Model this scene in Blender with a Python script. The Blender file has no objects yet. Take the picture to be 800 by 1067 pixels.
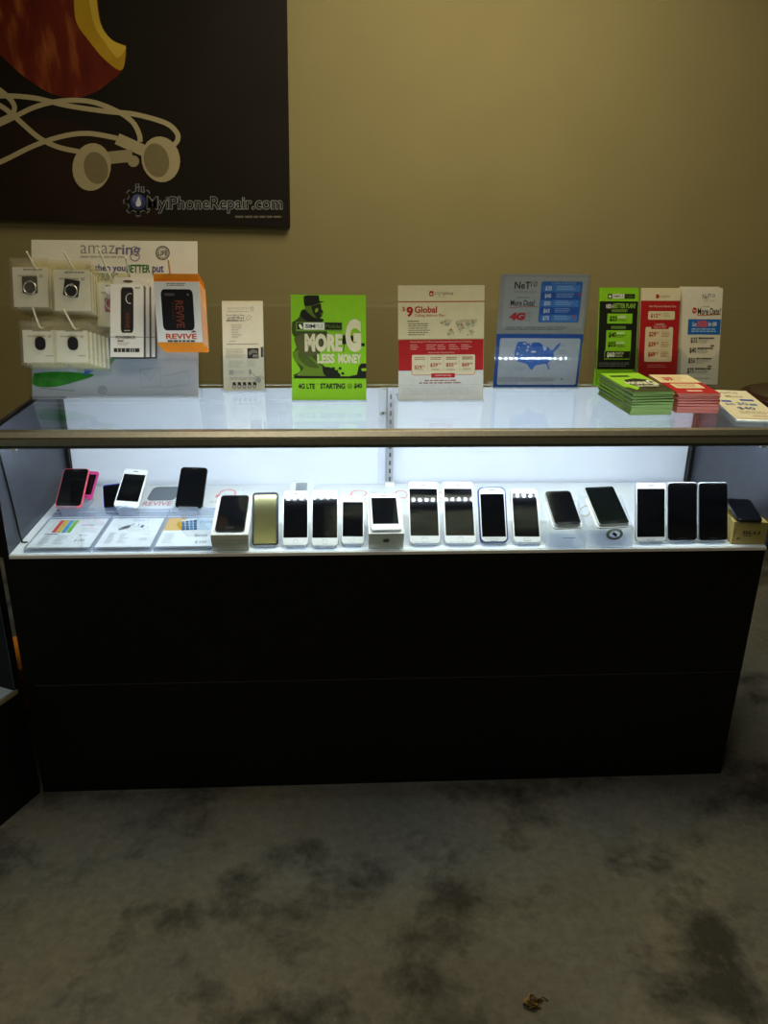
import bpy, bmesh, math, random
from mathutils import Vector, Matrix
random.seed(7)
sc = bpy.context.scene
COL = sc.collection
PI = math.pi
V = Vector

# ------------------------------------------------------------------ camera
FPX, PITCH, YAW, ROLL = 856.76, 0.3756, 0.0608, 0.0136
CAM = V((-0.1408, -1.7629, 1.4702))
cp, sp, cy, sy = math.cos(PITCH), math.sin(PITCH), math.cos(YAW), math.sin(YAW)
FW = V((sy*cp, cy*cp, -sp))
R0 = V((cy, -sy, 0)); U0 = R0.cross(FW)
RT = R0*math.cos(ROLL) + U0*math.sin(ROLL)
UP = U0*math.cos(ROLL) - R0*math.sin(ROLL)
cd = bpy.data.cameras.new('camera'); cam = bpy.data.objects.new('camera', cd); COL.objects.link(cam)
cd.sensor_fit = 'VERTICAL'; cd.sensor_height = 24.0; cd.lens = FPX/1067*24.0
cd.clip_start = 0.02
m = Matrix((RT, UP, -FW)).transposed().to_4x4(); m.translation = CAM
cam.matrix_world = m
sc.camera = cam

def ray(u, v):
    return FW + RT*((u-400)/FPX) + UP*((533.5-v)/FPX)
def at(u, v, axis, val):
    """world point of the photo's pixel (u, v) on the plane axis = val"""
    d = ray(u, v); return CAM + d*((val-CAM[axis])/d[axis])
def scale_at(p):
    return FPX/((p-CAM).dot(FW))
def on_plane(u, v, p, n):
    d = ray(u, v); return CAM + d*((p-CAM).dot(n)/d.dot(n))

# ------------------------------------------------------------------ materials
def lin(h):
    h = h.lstrip('#'); o = []
    for i in (0, 2, 4):
        c = int(h[i:i+2], 16)/255
        o.append(c/12.92 if c <= 0.04045 else ((c+0.055)/1.055)**2.4)
    return (*o, 1)
_mc = {}
def mat(hexc, rough=0.5, metal=0.0, spec=0.5, noise=0.06, scale=40, coat=0.0):
    key = (hexc, rough, metal, spec, noise, scale, coat)
    if key in _mc: return _mc[key]
    M = bpy.data.materials.new('surface_%s' % hexc.strip('#')); M.use_nodes = True
    nt = M.node_tree; b = nt.nodes['Principled BSDF']
    c = lin(hexc)
    b.inputs['Roughness'].default_value = rough; b.inputs['Metallic'].default_value = metal
    b.inputs['Specular IOR Level'].default_value = spec
    b.inputs['Coat Weight'].default_value = coat; b.inputs['Coat Roughness'].default_value = 0.05
    if noise:
        t = nt.nodes.new('ShaderNodeTexCoord'); n = nt.nodes.new('ShaderNodeTexNoise')
        n.inputs['Scale'].default_value = scale; n.inputs['Detail'].default_value = 3
        r = nt.nodes.new('ShaderNodeValToRGB')
        r.color_ramp.elements[0].color = (*[x*(1-noise) for x in c[:3]], 1)
        r.color_ramp.elements[1].color = (*[min(1, x*(1+noise)) for x in c[:3]], 1)
        r.color_ramp.elements[0].position = .3; r.color_ramp.elements[1].position = .7
        nt.links.new(t.outputs['Object'], n.inputs['Vector']); nt.links.new(n.outputs['Fac'], r.inputs['Fac'])
        nt.links.new(r.outputs['Color'], b.inputs['Base Color'])
    else:
        b.inputs['Base Color'].default_value = c
    _mc[key] = M; return M
def ink(h): return mat(h, 0.55, 0, 0.25, 0.03, 60)
def clear(tint='#ffffff', name='clear_acrylic', ior=1.45, rough=0.02, haze=0.0):
    key = ('clr', tint, ior, rough, haze)
    if key in _mc: return _mc[key]
    M = bpy.data.materials.new(name); M.use_nodes = True; nt = M.node_tree
    for n in list(nt.nodes): nt.nodes.remove(n)
    o = nt.nodes.new('ShaderNodeOutputMaterial'); mx = nt.nodes.new('ShaderNodeMixShader')
    tr = nt.nodes.new('ShaderNodeBsdfTransparent'); gl = nt.nodes.new('ShaderNodeBsdfGlossy')
    fr = nt.nodes.new('ShaderNodeFresnel'); fr.inputs['IOR'].default_value = ior
    tr.inputs['Color'].default_value = lin(tint); gl.inputs['Roughness'].default_value = rough
    # geometry normals flipped on the back faces would give total reflection: use the same index both ways
    geo = nt.nodes.new('ShaderNodeNewGeometry'); 
    mth = nt.nodes.new('ShaderNodeMath'); mth.operation = 'MULTIPLY_ADD'
    mth.inputs[1].default_value = 1.0/ior - ior; mth.inputs[2].default_value = ior
    nt.links.new(geo.outputs['Backfacing'], mth.inputs[0])
    nt.links.new(mth.outputs[0], fr.inputs['IOR'])
    nt.links.new(fr.outputs[0], mx.inputs[0]); nt.links.new(tr.outputs[0], mx.inputs[1]); nt.links.new(gl.outputs[0], mx.inputs[2])
    last = mx
    if haze:
        df = nt.nodes.new('ShaderNodeBsdfDiffuse'); df.inputs['Color'].default_value = (.95, .96, .98, 1)
        tl = nt.nodes.new('ShaderNodeBsdfTranslucent'); tl.inputs['Color'].default_value = (.95, .96, .98, 1)
        m3 = nt.nodes.new('ShaderNodeMixShader'); m3.inputs[0].default_value = .5
        nt.links.new(df.outputs[0], m3.inputs[1]); nt.links.new(tl.outputs[0], m3.inputs[2])
        m2 = nt.nodes.new('ShaderNodeMixShader'); m2.inputs[0].default_value = haze
        nt.links.new(mx.outputs[0], m2.inputs[1]); nt.links.new(m3.outputs[0], m2.inputs[2]); last = m2
    nt.links.new(last.outputs[0], o.inputs[0])
    _mc[key] = M; return M
def emit(color, strength, name):
    M = bpy.data.materials.new(name); M.use_nodes = True; nt = M.node_tree
    for n in list(nt.nodes): nt.nodes.remove(n)
    o = nt.nodes.new('ShaderNodeOutputMaterial'); e = nt.nodes.new('ShaderNodeEmission')
    e.inputs[0].default_value = (*color, 1); e.inputs[1].default_value = strength
    nt.links.new(e.outputs[0], o.inputs[0]); return M

# ------------------------------------------------------------------ mesh builder
_tc = {}
def text_mesh(s, fat):
    k = (s, fat)
    if k in _tc: return _tc[k]
    cu = bpy.data.curves.new('t', 'FONT'); cu.body = s; cu.size = 1; cu.offset = fat; cu.resolution_u = 3
    ob = bpy.data.objects.new('t', cu); COL.objects.link(ob)
    bpy.context.view_layer.update()
    dg = bpy.context.evaluated_depsgraph_get(); me = ob.evaluated_get(dg).to_mesh()
    vs = [tuple(v.co) for v in me.vertices]; fs = [tuple(p.vertices) for p in me.polygons]
    ob.evaluated_get(dg).to_mesh_clear()
    bpy.data.objects.remove(ob); bpy.data.curves.remove(cu)
    _tc[k] = (vs, fs); return _tc[k]

class MB:
    def __init__(self): self.bm = bmesh.new(); self.mats = []
    def mi(self, m):
        if m not in self.mats: self.mats.append(m)
        return self.mats.index(m)
    def face(self, pts, m, smooth=False):
        vs = [self.bm.verts.new(p) for p in pts]
        try:
            f = self.bm.faces.new(vs); f.material_index = self.mi(m); f.smooth = smooth; return f
        except ValueError: return None
    def box(self, c, s, m, R=None):
        c = V(c); h = V(s)/2; vs = []
        for x in (-1, 1):
            for y in (-1, 1):
                for z in (-1, 1):
                    q = V((x*h.x, y*h.y, z*h.z))
                    if R: q = R @ q
                    vs.append(self.bm.verts.new(c+q))
        k = self.mi(m)
        for f in ((0,1,3,2),(4,6,7,5),(0,4,5,1),(2,3,7,6),(0,2,6,4),(1,5,7,3)):
            self.bm.faces.new([vs[i] for i in f]).material_index = k
        return self
    def b2(self, lo, hi, m):
        lo = V(lo); hi = V(hi); return self.box((lo+hi)/2, hi-lo, m)
    def prism(self, pts, y0, y1, m, M=None, mside=None):
        """outline pts in local x,z extruded along y from y0 to y1"""
        M = M or Matrix.Identity(4); k = self.mi(m); ks = self.mi(mside or m); n = len(pts)
        a = [self.bm.verts.new(M @ V((p[0], y0, p[1]))) for p in pts]
        b = [self.bm.verts.new(M @ V((p[0], y1, p[1]))) for p in pts]
        self.bm.faces.new(a).material_index = k
        self.bm.faces.new(b[::-1]).material_index = ks
        for i in range(n):
            j = (i+1) % n
            self.bm.faces.new((a[j], a[i], b[i], b[j])).material_index = ks
        return self
    def prism_x(self, pts, x0, x1, m):
        """outline pts in local y,z extruded along x"""
        k = self.mi(m); n = len(pts)
        a = [self.bm.verts.new((x0, p[0], p[1])) for p in pts]
        b = [self.bm.verts.new((x1, p[0], p[1])) for p in pts]
        self.bm.faces.new(a[::-1]).material_index = k; self.bm.faces.new(b).material_index = k
        for i in range(n):
            j = (i+1) % n; self.bm.faces.new((a[i], a[j], b[j], b[i])).material_index = k
        return self
    def tube(self, pts, r, m, n=8, closed=False):
        pts = [V(p) for p in pts]; k = self.mi(m); N = len(pts); rings = []
        prev = None
        for i, p in enumerate(pts):
            if closed: t = pts[(i+1) % N]-pts[i-1]
            else: t = pts[min(i+1, N-1)]-pts[max(i-1, 0)]
            t.normalize()
            if prev is None:
                a = V((0, 0, 1)) if abs(t.z) < .9 else V((1, 0, 0)); x = t.cross(a).normalized()
            else:
                x = (prev-t*prev.dot(t)).normalized()
            prev = x; y = t.cross(x)
            rr = r[i] if isinstance(r, (list, tuple)) else r
            rings.append([self.bm.verts.new(p+(x*math.cos(2*PI*q/n)+y*math.sin(2*PI*q/n))*rr) for q in range(n)])
        for i in range(N if closed else N-1):
            A, B = rings[i], rings[(i+1) % N]
            for q in range(n):
                f = self.bm.faces.new((A[q], A[(q+1) % n], B[(q+1) % n], B[q])); f.material_index = k; f.smooth = True
        if not closed:
            for rg in (rings[0][::-1], rings[-1]):
                self.bm.faces.new(rg).material_index = k
        return self
    def lathe(self, prof, m, n=32, c=(0, 0, 0)):
        c = V(c); k = self.mi(m); rings = []
        for r, z in prof:
            rings.append([self.bm.verts.new(c+V((r*math.cos(2*PI*q/n), r*math.sin(2*PI*q/n), z))) for q in range(n)])
        for A, B in zip(rings, rings[1:]):
            for q in range(n):
                f = self.bm.faces.new((A[q], A[(q+1) % n], B[(q+1) % n], B[q])); f.material_index = k; f.smooth = True
        self.bm.faces.new(rings[0][::-1]).material_index = k; self.bm.faces.new(rings[-1]).material_index = k
        return self
    def build(self, name, parent=None, bevel=0, seg=2, recalc=True):
        if recalc: bmesh.ops.recalc_face_normals(self.bm, faces=self.bm.faces)
        me = bpy.data.meshes.new(name); self.bm.to_mesh(me); self.bm.free()
        for m in self.mats: me.materials.append(m)
        o = bpy.data.objects.new(name, me); COL.objects.link(o)
        if parent: o.parent = parent
        if bevel:
            md = o.modifiers.new('bevel', 'BEVEL'); md.width = bevel; md.segments = seg; md.limit_method = 'ANGLE'; md.angle_limit = math.radians(40)
        return o

def rrect(x0, z0, x1, z1, r, n=5):
    r = min(r, (x1-x0)/2-1e-6, (z1-z0)/2-1e-6); o = []
    for cx, cz, a in ((x1-r, z1-r, 0), (x0+r, z1-r, 90), (x0+r, z0+r, 180), (x1-r, z0+r, 270)):
        for i in range(n+1):
            t = math.radians(a+90*i/n); o.append((cx+r*math.cos(t), cz+r*math.sin(t)))
    return o
def ellipse(cx, cz, a, b, n=24, rot=0):
    o = []
    for i in range(n):
        t = 2*PI*i/n; x, z = a*math.cos(t), b*math.sin(t)
        o.append((cx+x*math.cos(rot)-z*math.sin(rot), cz+x*math.sin(rot)+z*math.cos(rot)))
    return o

class Art:
    """printing on the front (-y) face of a sheet: src is the rectangle, in any drawing units with v downwards, that the sheet fills"""
    def __init__(self, mb, W, H, src, y=0.0, cx=0.0, z0=0.0):
        self.mb, self.W, self.H, self.s, self.y, self.k, self.cx, self.z0 = mb, W, H, src, y, 0, cx, z0
    def m(self, u, v):
        x0, y0, x1, y1 = self.s
        return ((u-x0)/(x1-x0)*self.W-self.W/2+self.cx, (1-(v-y0)/(y1-y0))*self.H+self.z0)
    def _y(self):
        self.k += 1; return self.y-0.00004*self.k
    def poly(self, pts, c, y=None):
        y = self._y() if y is None else y
        self.mb.face([(p[0], y, p[1]) for p in (self.m(*q) for q in pts)], c if not isinstance(c, str) else ink(c))
    def rect(self, u0, v0, u1, v1, c, r=0):
        if r: self.poly(rrect(u0, v0, u1, v1, r), c)
        else: self.poly([(u0, v0), (u1, v0), (u1, v1), (u0, v1)], c)
    def disc(self, u, v, a, c, b=None, rot=0): self.poly(ellipse(u, v, a, b or a, 24, rot), c)
    def ring(self, u, v, a, w, c, b=None, a0=0, a1=360, n=28):
        b = b or a; y = self._y(); c = c if not isinstance(c, str) else ink(c)
        for i in range(n):
            p = []
            for t, rr in ((i, 1), (i+1, 1), (i+1, 0), (i, 0)):
                g = math.radians(a0+(a1-a0)*t/n); p.append((u+(a-(0 if rr else w))*math.cos(g), v+(b-(0 if rr else w))*math.sin(g)))
            self.poly(p, c, y)
    def line(self, pts, w, c):
        y = self._y(); c = c if not isinstance(c, str) else ink(c); P = [V((*p, 0)) for p in pts]
        L, R = [], []
        for i, p in enumerate(P):
            t = (P[min(i+1, len(P)-1)]-P[max(i-1, 0)]).normalized(); n = V((-t.y, t.x, 0)); L.append(p+n*w/2); R.append(p-n*w/2)
        for i in range(len(P)-1): self.poly([L[i][:2], L[i+1][:2], R[i+1][:2], R[i][:2]], c, y)
    def text(self, s, u0, v0, u1, v1, c, fat=0.0, rot=0, shear=0):
        """string fitted to the box; rot 90 runs it down the page"""
        vs, fs = text_mesh(s, fat); y = self._y()
        xs = [v[0] for v in vs]; zs = [v[1] for v in vs]; a, b, cc, d = min(xs), max(xs), min(zs), max(zs)
        k = self.mb.mi(c if not isinstance(c, str) else ink(c)); bv = []
        for v in vs:
            p, q = (v[0]-a)/(b-a), (v[1]-cc)/max(1e-6, d-cc)
            if rot == 90: u, w = u0+q*(u1-u0), v0+p*(v1-v0)
            else: u, w = u0+p*(u1-u0)+shear*(q-.5)*(u1-u0), v1-q*(v1-v0)
            x, z = self.m(u, w); bv.append(self.mb.bm.verts.new((x, y, z)))
        for f in fs:
            try: self.mb.bm.faces.new([bv[i] for i in f]).material_index = k
            except ValueError: pass
    def small(self, u0, v0, u1, v1, n, c, fill=.45, ragged=.35, seed=1):
        """small print too fine to read: short bars of word length"""
        rn = random.Random(seed); y = self._y(); c = ink(c) if isinstance(c, str) else c
        for i in range(n):
            a = v0+(v1-v0)*i/n; b = a+(v1-v0)/n*fill; u = u0; end = u1-(u1-u0)*ragged*rn.random()
            while u < end-1e-6:
                w = (u1-u0)*(.06+.14*rn.random()); e = min(u+w, end)
                self.poly([(u, a), (e, a), (e, b), (u, b)], c, y); u = e+(u1-u0)*.025

def frame(o, x=None, z=None):
    """matrix with its origin at o, local x along x, local z along z (y points away from the reader)"""
    x = V(x or (1, 0, 0)).normalized(); z = V(z or (0, 0, 1)); z = (z-x*z.dot(x)).normalized(); y = z.cross(x)
    M = Matrix((x, y, z)).transposed().to_4x4(); M.translation = V(o); return M
def rec(t, yaw=0, roll=0):
    """axes of a face leaning back by t degrees from upright, turned by yaw, rolled in its own plane"""
    t, w, r = map(math.radians, (t, yaw, roll))
    x = V((math.cos(w), math.sin(w), 0)); b = V((-math.sin(w), math.cos(w), 0)); z = b*math.sin(t)+V((0, 0, 1))*math.cos(t)
    return x*math.cos(r)+z*math.sin(r), z*math.cos(r)-x*math.sin(r)
def tag(o, label, cat, group=None, kind=None):
    o['label'] = label; o['category'] = cat
    if group: o['group'] = group
    if kind: o['kind'] = kind
    return o
def thing(name, M, label, cat, group=None):
    o = bpy.data.objects.new(name, None); COL.objects.link(o); o.empty_display_size = .02
    o.matrix_world = M; return tag(o, label, cat, group)
def put(o, M): o.matrix_world = M; return o
def dup(root, M, label, group=None):
    r = root.copy(); COL.objects.link(r); r.matrix_world = M; r['label'] = label
    if group: r['group'] = group
    for ch in list(root.children):
        c = ch.copy(); COL.objects.link(c); c.parent = r
        for g in list(ch.children):
            d = g.copy(); COL.objects.link(d); d.parent = c
    return r
def structure(o): o['kind'] = 'structure'; return o

# ------------------------------------------------------------------ common surfaces
BLACK = mat('#0a0b0e', .5, 0, .25, .1, 8)
BLACKEDGE = mat('#0a0a0b', .5, 0, .3, .05)
GREYLAM = mat('#383b45', .45, 0, .4, .12, 30)
WHITE = mat('#ebeff8', .45, 0, .4, .02, 12)
WHITEPL = mat('#f3f3f3', .25, 0, .5, .01, 20)
PAPER = ink('#f2efe6')
CARD = mat('#efeee6', .5, 0, .3, .03, 50)
ALU = mat('#c8c6b8', .38, 1, .5, .08, 90)
STEEL = mat('#c3c6cc', .35, 1, .5, .06, 120)
ACR = clear('#fbfdff', 'clear_acrylic', 1.45, .03)
GLASS = clear('#f4faf8', 'clear_glass', 1.5, .01)
HAZY = clear('#eef3fa', 'frosted_acrylic', 1.45, .1, .25)
BAG = clear('#fffef8', 'clear_film', 1.35, .12, .06)
SCREEN = mat('#04050a', .06, 0, .5, 0)
BLACKPH = mat('#0a0a0c', .15, 0, .5, 0)
WHITEPH = mat('#f6f6f6', .2, 0, .5, .01)

HD, HT = .6755, .968     # shelf of the case, top of its glass
LX, RX, DEP = -.893, .893, .4805

# ------------------------------------------------------------------ room
def floor_mat():
    M = bpy.data.materials.new('mottled_floor'); M.use_nodes = True; nt = M.node_tree; b = nt.nodes['Principled BSDF']
    t = nt.nodes.new('ShaderNodeTexCoord')
    def noise(sc_, det, rough, off, dist=0):
        mp = nt.nodes.new('ShaderNodeMapping'); mp.inputs['Location'].default_value = off
        n = nt.nodes.new('ShaderNodeTexNoise'); n.inputs['Scale'].default_value = sc_; n.inputs['Detail'].default_value = det
        n.inputs['Roughness'].default_value = rough; n.inputs['Distortion'].default_value = dist
        nt.links.new(t.outputs['Object'], mp.inputs['Vector']); nt.links.new(mp.outputs['Vector'], n.inputs['Vector']); return n
    def ramp(src, stops):
        r = nt.nodes.new('ShaderNodeValToRGB'); e = r.color_ramp.elements
        e[0].position, e[0].color = stops[0][0], stops[0][1]; e[1].position, e[1].color = stops[-1][0], stops[-1][1]
        for p, c in stops[1:-1]:
            q = e.new(p); q.color = c
        nt.links.new(src, r.inputs['Fac']); return r
    def mix(a, bb, f, mode='MULTIPLY'):
        x = nt.nodes.new('ShaderNodeMix'); x.data_type = 'RGBA'; x.blend_type = mode
        if isinstance(f, float): x.inputs[0].default_value = f
        else: nt.links.new(f, x.inputs[0])
        nt.links.new(a, x.inputs[6]); nt.links.new(bb, x.inputs[7]); return x.outputs[2]
    big = ramp(noise(1.5, 6, .6, (3.1, .4, 0), 0).outputs['Fac'], [(.32, lin('#3a3f44')), (.5, lin('#5f656b')), (.68, lin('#7c7a6f'))])
    tint = ramp(noise(1.1, 2, .5, (8, 2, 0)).outputs['Fac'], [(.35, lin('#5c6369')), (.62, lin('#807b62'))])
    c = mix(big.outputs['Color'], tint.outputs['Color'], .45, 'MIX')
    pat = ramp(noise(3.6, 9, .66, (1.7, 5.2, 0), .15).outputs['Fac'], [(.36, lin('#55565a')), (.5, (1, 1, 1, 1))])
    c = mix(c, pat.outputs['Color'], .8)
    fine = ramp(noise(42, 4, .7, (0, 0, 0)).outputs['Fac'], [(.3, lin('#c4c4c4')), (.7, (1, 1, 1, 1))])
    c = mix(c, fine.outputs['Color'], .7)
    nt.links.new(c, b.inputs['Base Color'])
    b.inputs['Roughness'].default_value = .75; b.inputs['Specular IOR Level'].default_value = .2
    bp = nt.nodes.new('ShaderNodeBump'); bp.inputs['Strength'].default_value = .15; bp.inputs['Distance'].default_value = .004
    nt.links.new(noise(160, 3, .6, (0, 0, 0)).outputs['Fac'], bp.inputs['Height']); nt.links.new(bp.outputs[0], b.inputs['Normal'])
    return M
WALLM = mat('#958b62', .7, 0, .2, .035, 3)
WY = 1.75
X0, X1, Y0, ZC = -3.0, 3.2, -3.6, 2.75
structure(MB().b2((X0, Y0, -.06), (X1, WY, 0), floor_mat()).build('floor'))
structure(MB().b2((X0, WY, 0), (X1, WY+.1, ZC), WALLM).build('wall_back'))
structure(MB().b2((X0-.1, Y0, 0), (X0, WY+.1, ZC), WALLM).build('wall_left'))
structure(MB().b2((X1, Y0, 0), (X1+.1, WY+.1, ZC), WALLM).build('wall_right'))
structure(MB().b2((X0-.1, Y0-.1, 0), (X1+.1, Y0, ZC), WALLM).build('wall_front'))
structure(MB().b2((X0-.1, Y0-.1, ZC), (X1+.1, WY+.1, ZC+.08), mat('#8f8874', .8, 0, .2, .03, 5)).build('ceiling'))
structure(MB().b2((X0, WY-.012, 0), (X1, WY, .11), BLACKEDGE).build('baseboard_back', bevel=.003))

# ------------------------------------------------------------------ the display case
case = thing('display_case', Matrix.Identity(4), 'long black counter with a lit glass display top packed with phones', 'display counter')
b = MB()
b.b2((-.9085, 0, .3245), (.893, .5, HD-.006), BLACK); b.build('upper_front_panel', case, .0015)
b = MB()
b.b2((-.9085, .0005, 0), (.893, .5, .3230), BLACK); b.build('lower_front_panel', case, .0015)
b = MB(); b.b2((-.885, -.0009, .3229), (.888, .0003, .3246), mat('#363634', .45, 0, .4, .05)); b.build('panel_joint_strip', case)
for s in (-1, 1):
    b = MB(); x0, x1 = sorted((s*.893, s*.913))
    b.b2((x0, 0, HD-.006), (x1, .5, .9615), GREYLAM)
    b.b2((s*.913-.0006, -.0006, HD-.006), (s*.913+.0006, .5006, .962), BLACKEDGE)
    b.b2((x0, -.0012, HD-.006), (x1, 0, .94), BLACKEDGE)
    b.b2((x0, 0, .9615), (x1, .5, .9622), BLACKEDGE)
    b.b2((x0, .5, HD-.006), (x1, .5012, .9622), BLACKEDGE)
    b.build('end_panel', case)
b = MB(); b.b2((LX, .004, HD-.0055), (RX, .47, HD), WHITE); b.build('display_shelf', case)
b = MB(); b.b2((LX, -.004, HD-.0085), (RX, .004, HD-.0005), mat('#eeeeee', .35, 0, .5, .02, 80)); b.build('shelf_edge_trim', case, .001)
b = MB(); b.b2((LX+.012, .472, HD-.005), (.012, .478, .955), WHITE); b.build('sliding_back_panel', case, .001)
b = MB(); b.b2((-.02, .480, HD-.005), (RX-.012, .486, .955), WHITE); b.build('sliding_back_panel', case, .001)
for s in (-1, 1):
    b = MB(); b.b2((s*.887-.005, .458, HD), (s*.887+.005, .479, .957), BLACKEDGE); b.build('corner_strip', case)
# slotted upright and the lock on the door stile
b = MB(); b.b2((.0, .452, HD), (.018, .471, .9615), STEEL)
for i in range(11): b.b2((.0065, .4515, .69+i*.024), (.0115, .4521, .703+i*.024), mat('#4c5058', .5, .5))
b.b2((-.004, .446, HD), (.022, .471, HD+.012), WHITEPL)
b.build('shelf_standard', case, .0008)
b = MB(); b.b2((-.022, .468, HD), (-.002, .4725, .953), mat('#dfe4ee', .3, 0, .5, .02)); b.build('door_stile', case, .001)
b = MB(); b.box((-.012, .462, .885), (.019, .012, .009), STEEL); b.lathe([(.004, 0), (.004, .006)], BLACKEDGE, 12, (-.012, .458, .885))
b.build('case_lock', case, .001)
# front rail, lamp channel
b = MB()
prof = [(-.0085, .9385), (-.0125, .9535), (-.0125, .9545), (-.0095, .9550), (-.0095, .9565), (-.0125, .9570), (-.0128, .9585), (-.0045, .9690), (.012, .9695), (.014, .968), (.014, .9385)]
b.prism_x(prof, -.9135, .9135, ALU); b.build('top_rail', case, .0006)
b = MB(); b.b2((-.913, .490, .958), (.913, .4995, .9612), ALU); b.build('back_rail', case, .001)
b = MB(); b.b2((-.893, .0005, .929), (.893, .012, .9385), mat('#8b9096', .4, .8, .5, .04)); chn = b.build('lamp_channel', case)
b = MB(); LEDM = emit((.80, .845, 1.0), 600, 'led_light')
N = 100
for i in range(N):
    x = -.86+1.72*i/(N-1); b.face([(x-.0025, .0135, .9335), (x+.0025, .0135, .9335), (x+.0025, .0165, .9385), (x-.0025, .0165, .9385)], LEDM)
led = b.build('led_strip', chn, recalc=False)
b = MB(); b.b2((-.893, .0121, .9335), (.893, .0128, .9385), WHITEPL); b.build('led_tape', chn)
for x in (-.845, .838):
    b = MB(); b.b2((x-.005, -.003, .925), (x+.005, .010, .930), WHITEPL); b.build('glass_clip', case, .001)
b = MB(); b.b2((-.900, .0145, .962), (.900, .4995, HT-.0002), GLASS); b.build('glass_top', case)
b = MB(); b.b2((LX+.001, -.0035, HD+.0005), (RX-.001, .0000, .936), GLASS); b.build('front_glass', case)
b = MB()
b.tube([(-.891, .03, .935), (-.8895, .035, .88), (-.889, .05, .80), (-.8895, .06, .75), (-.889, .066, .70), (-.886, .066, HD+.003), (-.875, .07, HD+.002)], .0022, BLACKEDGE, 6)
b.build('lamp_cable', case)

# ------------------------------------------------------------------ the neighbouring case on the left
P0 = V((-.9165, -.001, 0)); d2 = V((-.43, -.90, 0)).normalized(); e2 = V((-d2.y*-1, 0, 0))
e2 = V((d2.y, -d2.x, 0))             # away from the shop side
M2 = Matrix((-d2, e2, V((0, 0, 1)))).transposed().to_4x4(); M2.translation = P0
lc = thing('display_case', M2, 'black glass fronted case at the far left, angled against the long counter', 'display counter')
L2 = 1.2
# local: x runs from -L2 to 0 along its front, y into the case
b = MB(); b.b2((-L2, 0, 0), (0, .5, .3125), BLACK); b.build('base_cabinet', lc, .0015)
b = MB(); b.b2((-.02, 0, .3130), (0, .5, .965), BLACK); b.build('end_panel', lc, .001)
b = MB(); b.b2((-L2, 0, .3130), (-L2+.02, .5, .965), BLACK); b.build('end_panel', lc, .001)
b = MB(); b.b2((-L2+.02, -.003, .3128), (-.0145, .004, .3245), mat('#bdb38c', .35, .6, .5, .05)); b.build('shelf_edge_trim', lc, .001)
b = MB(); b.b2((-L2+.02, .004, .3130), (-.02, .48, .322), WHITE); b.build('display_shelf', lc)
b = MB(); b.b2((-L2+.02, .48, .3130), (-.02, .50, .965), GREYLAM); b.build('back_panel', lc)
b = MB(); b.b2((-L2+.02, -.002, .3250), (-.0205, .002, .94), GLASS); b.build('front_glass', lc)
b = MB(); b.b2((-L2, -.01, .9405), (0, .014, .9695), ALU); b.build('top_rail', lc, .001)
b = MB(); b.b2((-L2, .0145, .9655), (0, .5, .9695), GLASS); b.build('glass_top', lc)
# orange carton seen through the slit between the two cases
c_ = at(29, 697, 2, 0.0)
oc = thing('carton', frame((-1.075, .36, 0), (.92, .39, 0)), 'small orange carton on the floor behind the slit between the two counters', 'box')
b = MB(); b.b2((-.1, 0, 0), (.1, .21, .145), mat('#e08a1c', .6)); b.build('carton_body', oc, .002)
b = MB(); b.b2((-.1008, -.0008, .110), (.1008, .2108, .1462), mat('#e9962a', .6)); b.build('carton_lid', oc, .002)

# ------------------------------------------------------------------ printed canvas on the wall
def px_wall(u, v):
    p = at(u, v, 1, WY-.035); return p
wo = at(302, 237, 1, WY-.035); ang = math.radians(-.8)
MW = frame((wo.x, WY-.035, wo.z), (math.cos(ang), 0, math.sin(ang)))
MWi = MW.inverted()
def wl(u, v):
    q = on_plane(u, v, V((0, WY-.035, 0)), V((0, -1, 0))); q = MWi @ q; return (q.x, q.z)
wp = thing('wall_print', MW, 'large dark canvas print of a bitten apple and white earphones on the wall', 'picture')
CW, CH = -wl(-62, 160)[0], wl(102, -49)[1]-.004
b = MB(); b.b2((-CW, 0, 0), (0, .034, CH), mat('#1d1813', .6, 0, .2, .15, 3)); b.build('canvas_panel', wp, .002)
def apple_mat():
    M = bpy.data.materials.new('apple_print'); M.use_nodes = True; nt = M.node_tree; bs = nt.nodes['Principled BSDF']
    t = nt.nodes.new('ShaderNodeTexCoord'); mp = nt.nodes.new('ShaderNodeMapping'); mp.inputs['Scale'].default_value = (9, 1, 2.2)
    mp.inputs['Rotation'].default_value = (0, .35, 0)
    n = nt.nodes.new('ShaderNodeTexNoise'); n.inputs['Scale'].default_value = 2.2; n.inputs['Detail'].default_value = 5
    r = nt.nodes.new('ShaderNodeValToRGB'); e = r.color_ramp.elements
    e[0].position, e[0].color = .30, lin('#551a10'); e[1].position, e[1].color = .72, lin('#a35e2a')
    q = e.new(.52); q.color = lin('#6c2415')
    nt.links.new(t.outputs['Object'], mp.inputs[0]); nt.links.new(mp.outputs[0], n.inputs['Vector']); nt.links.new(n.outputs['Fac'], r.inputs['Fac'])
    nt.links.new(r.outputs[0], bs.inputs['Base Color']); bs.inputs['Roughness'].default_value = .6; bs.inputs['Specular IOR Level'].default_value = .2
    return M
class WArt(Art):
    def m(self, u, v): return wl(u, v)
def smooth(pts, n=6):
    out = []; P = [V((*p, 0)) for p in pts]
    for i in range(len(P)-1):
        a, b_, c, d = P[max(i-1, 0)], P[i], P[i+1], P[min(i+2, len(P)-1)]
        for k in range(n):
            t = k/n; q = .5*((2*b_)+(c-a)*t+(2*a-5*b_+4*c-d)*t*t+(3*b_-a-3*c+d)*t**3); out.append((q.x, q.y))
    out.append((P[-1].x, P[-1].y)); return out
b = MB(); A = WArt(b, 1, 1, (0, 0, 1, 1))
A.poly([(-40, 128), (60, 122), (140, 150), (170, 233.2), (-40, 227.5)], mat('#271b12', .6, 0, .2, .2, 3))
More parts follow.
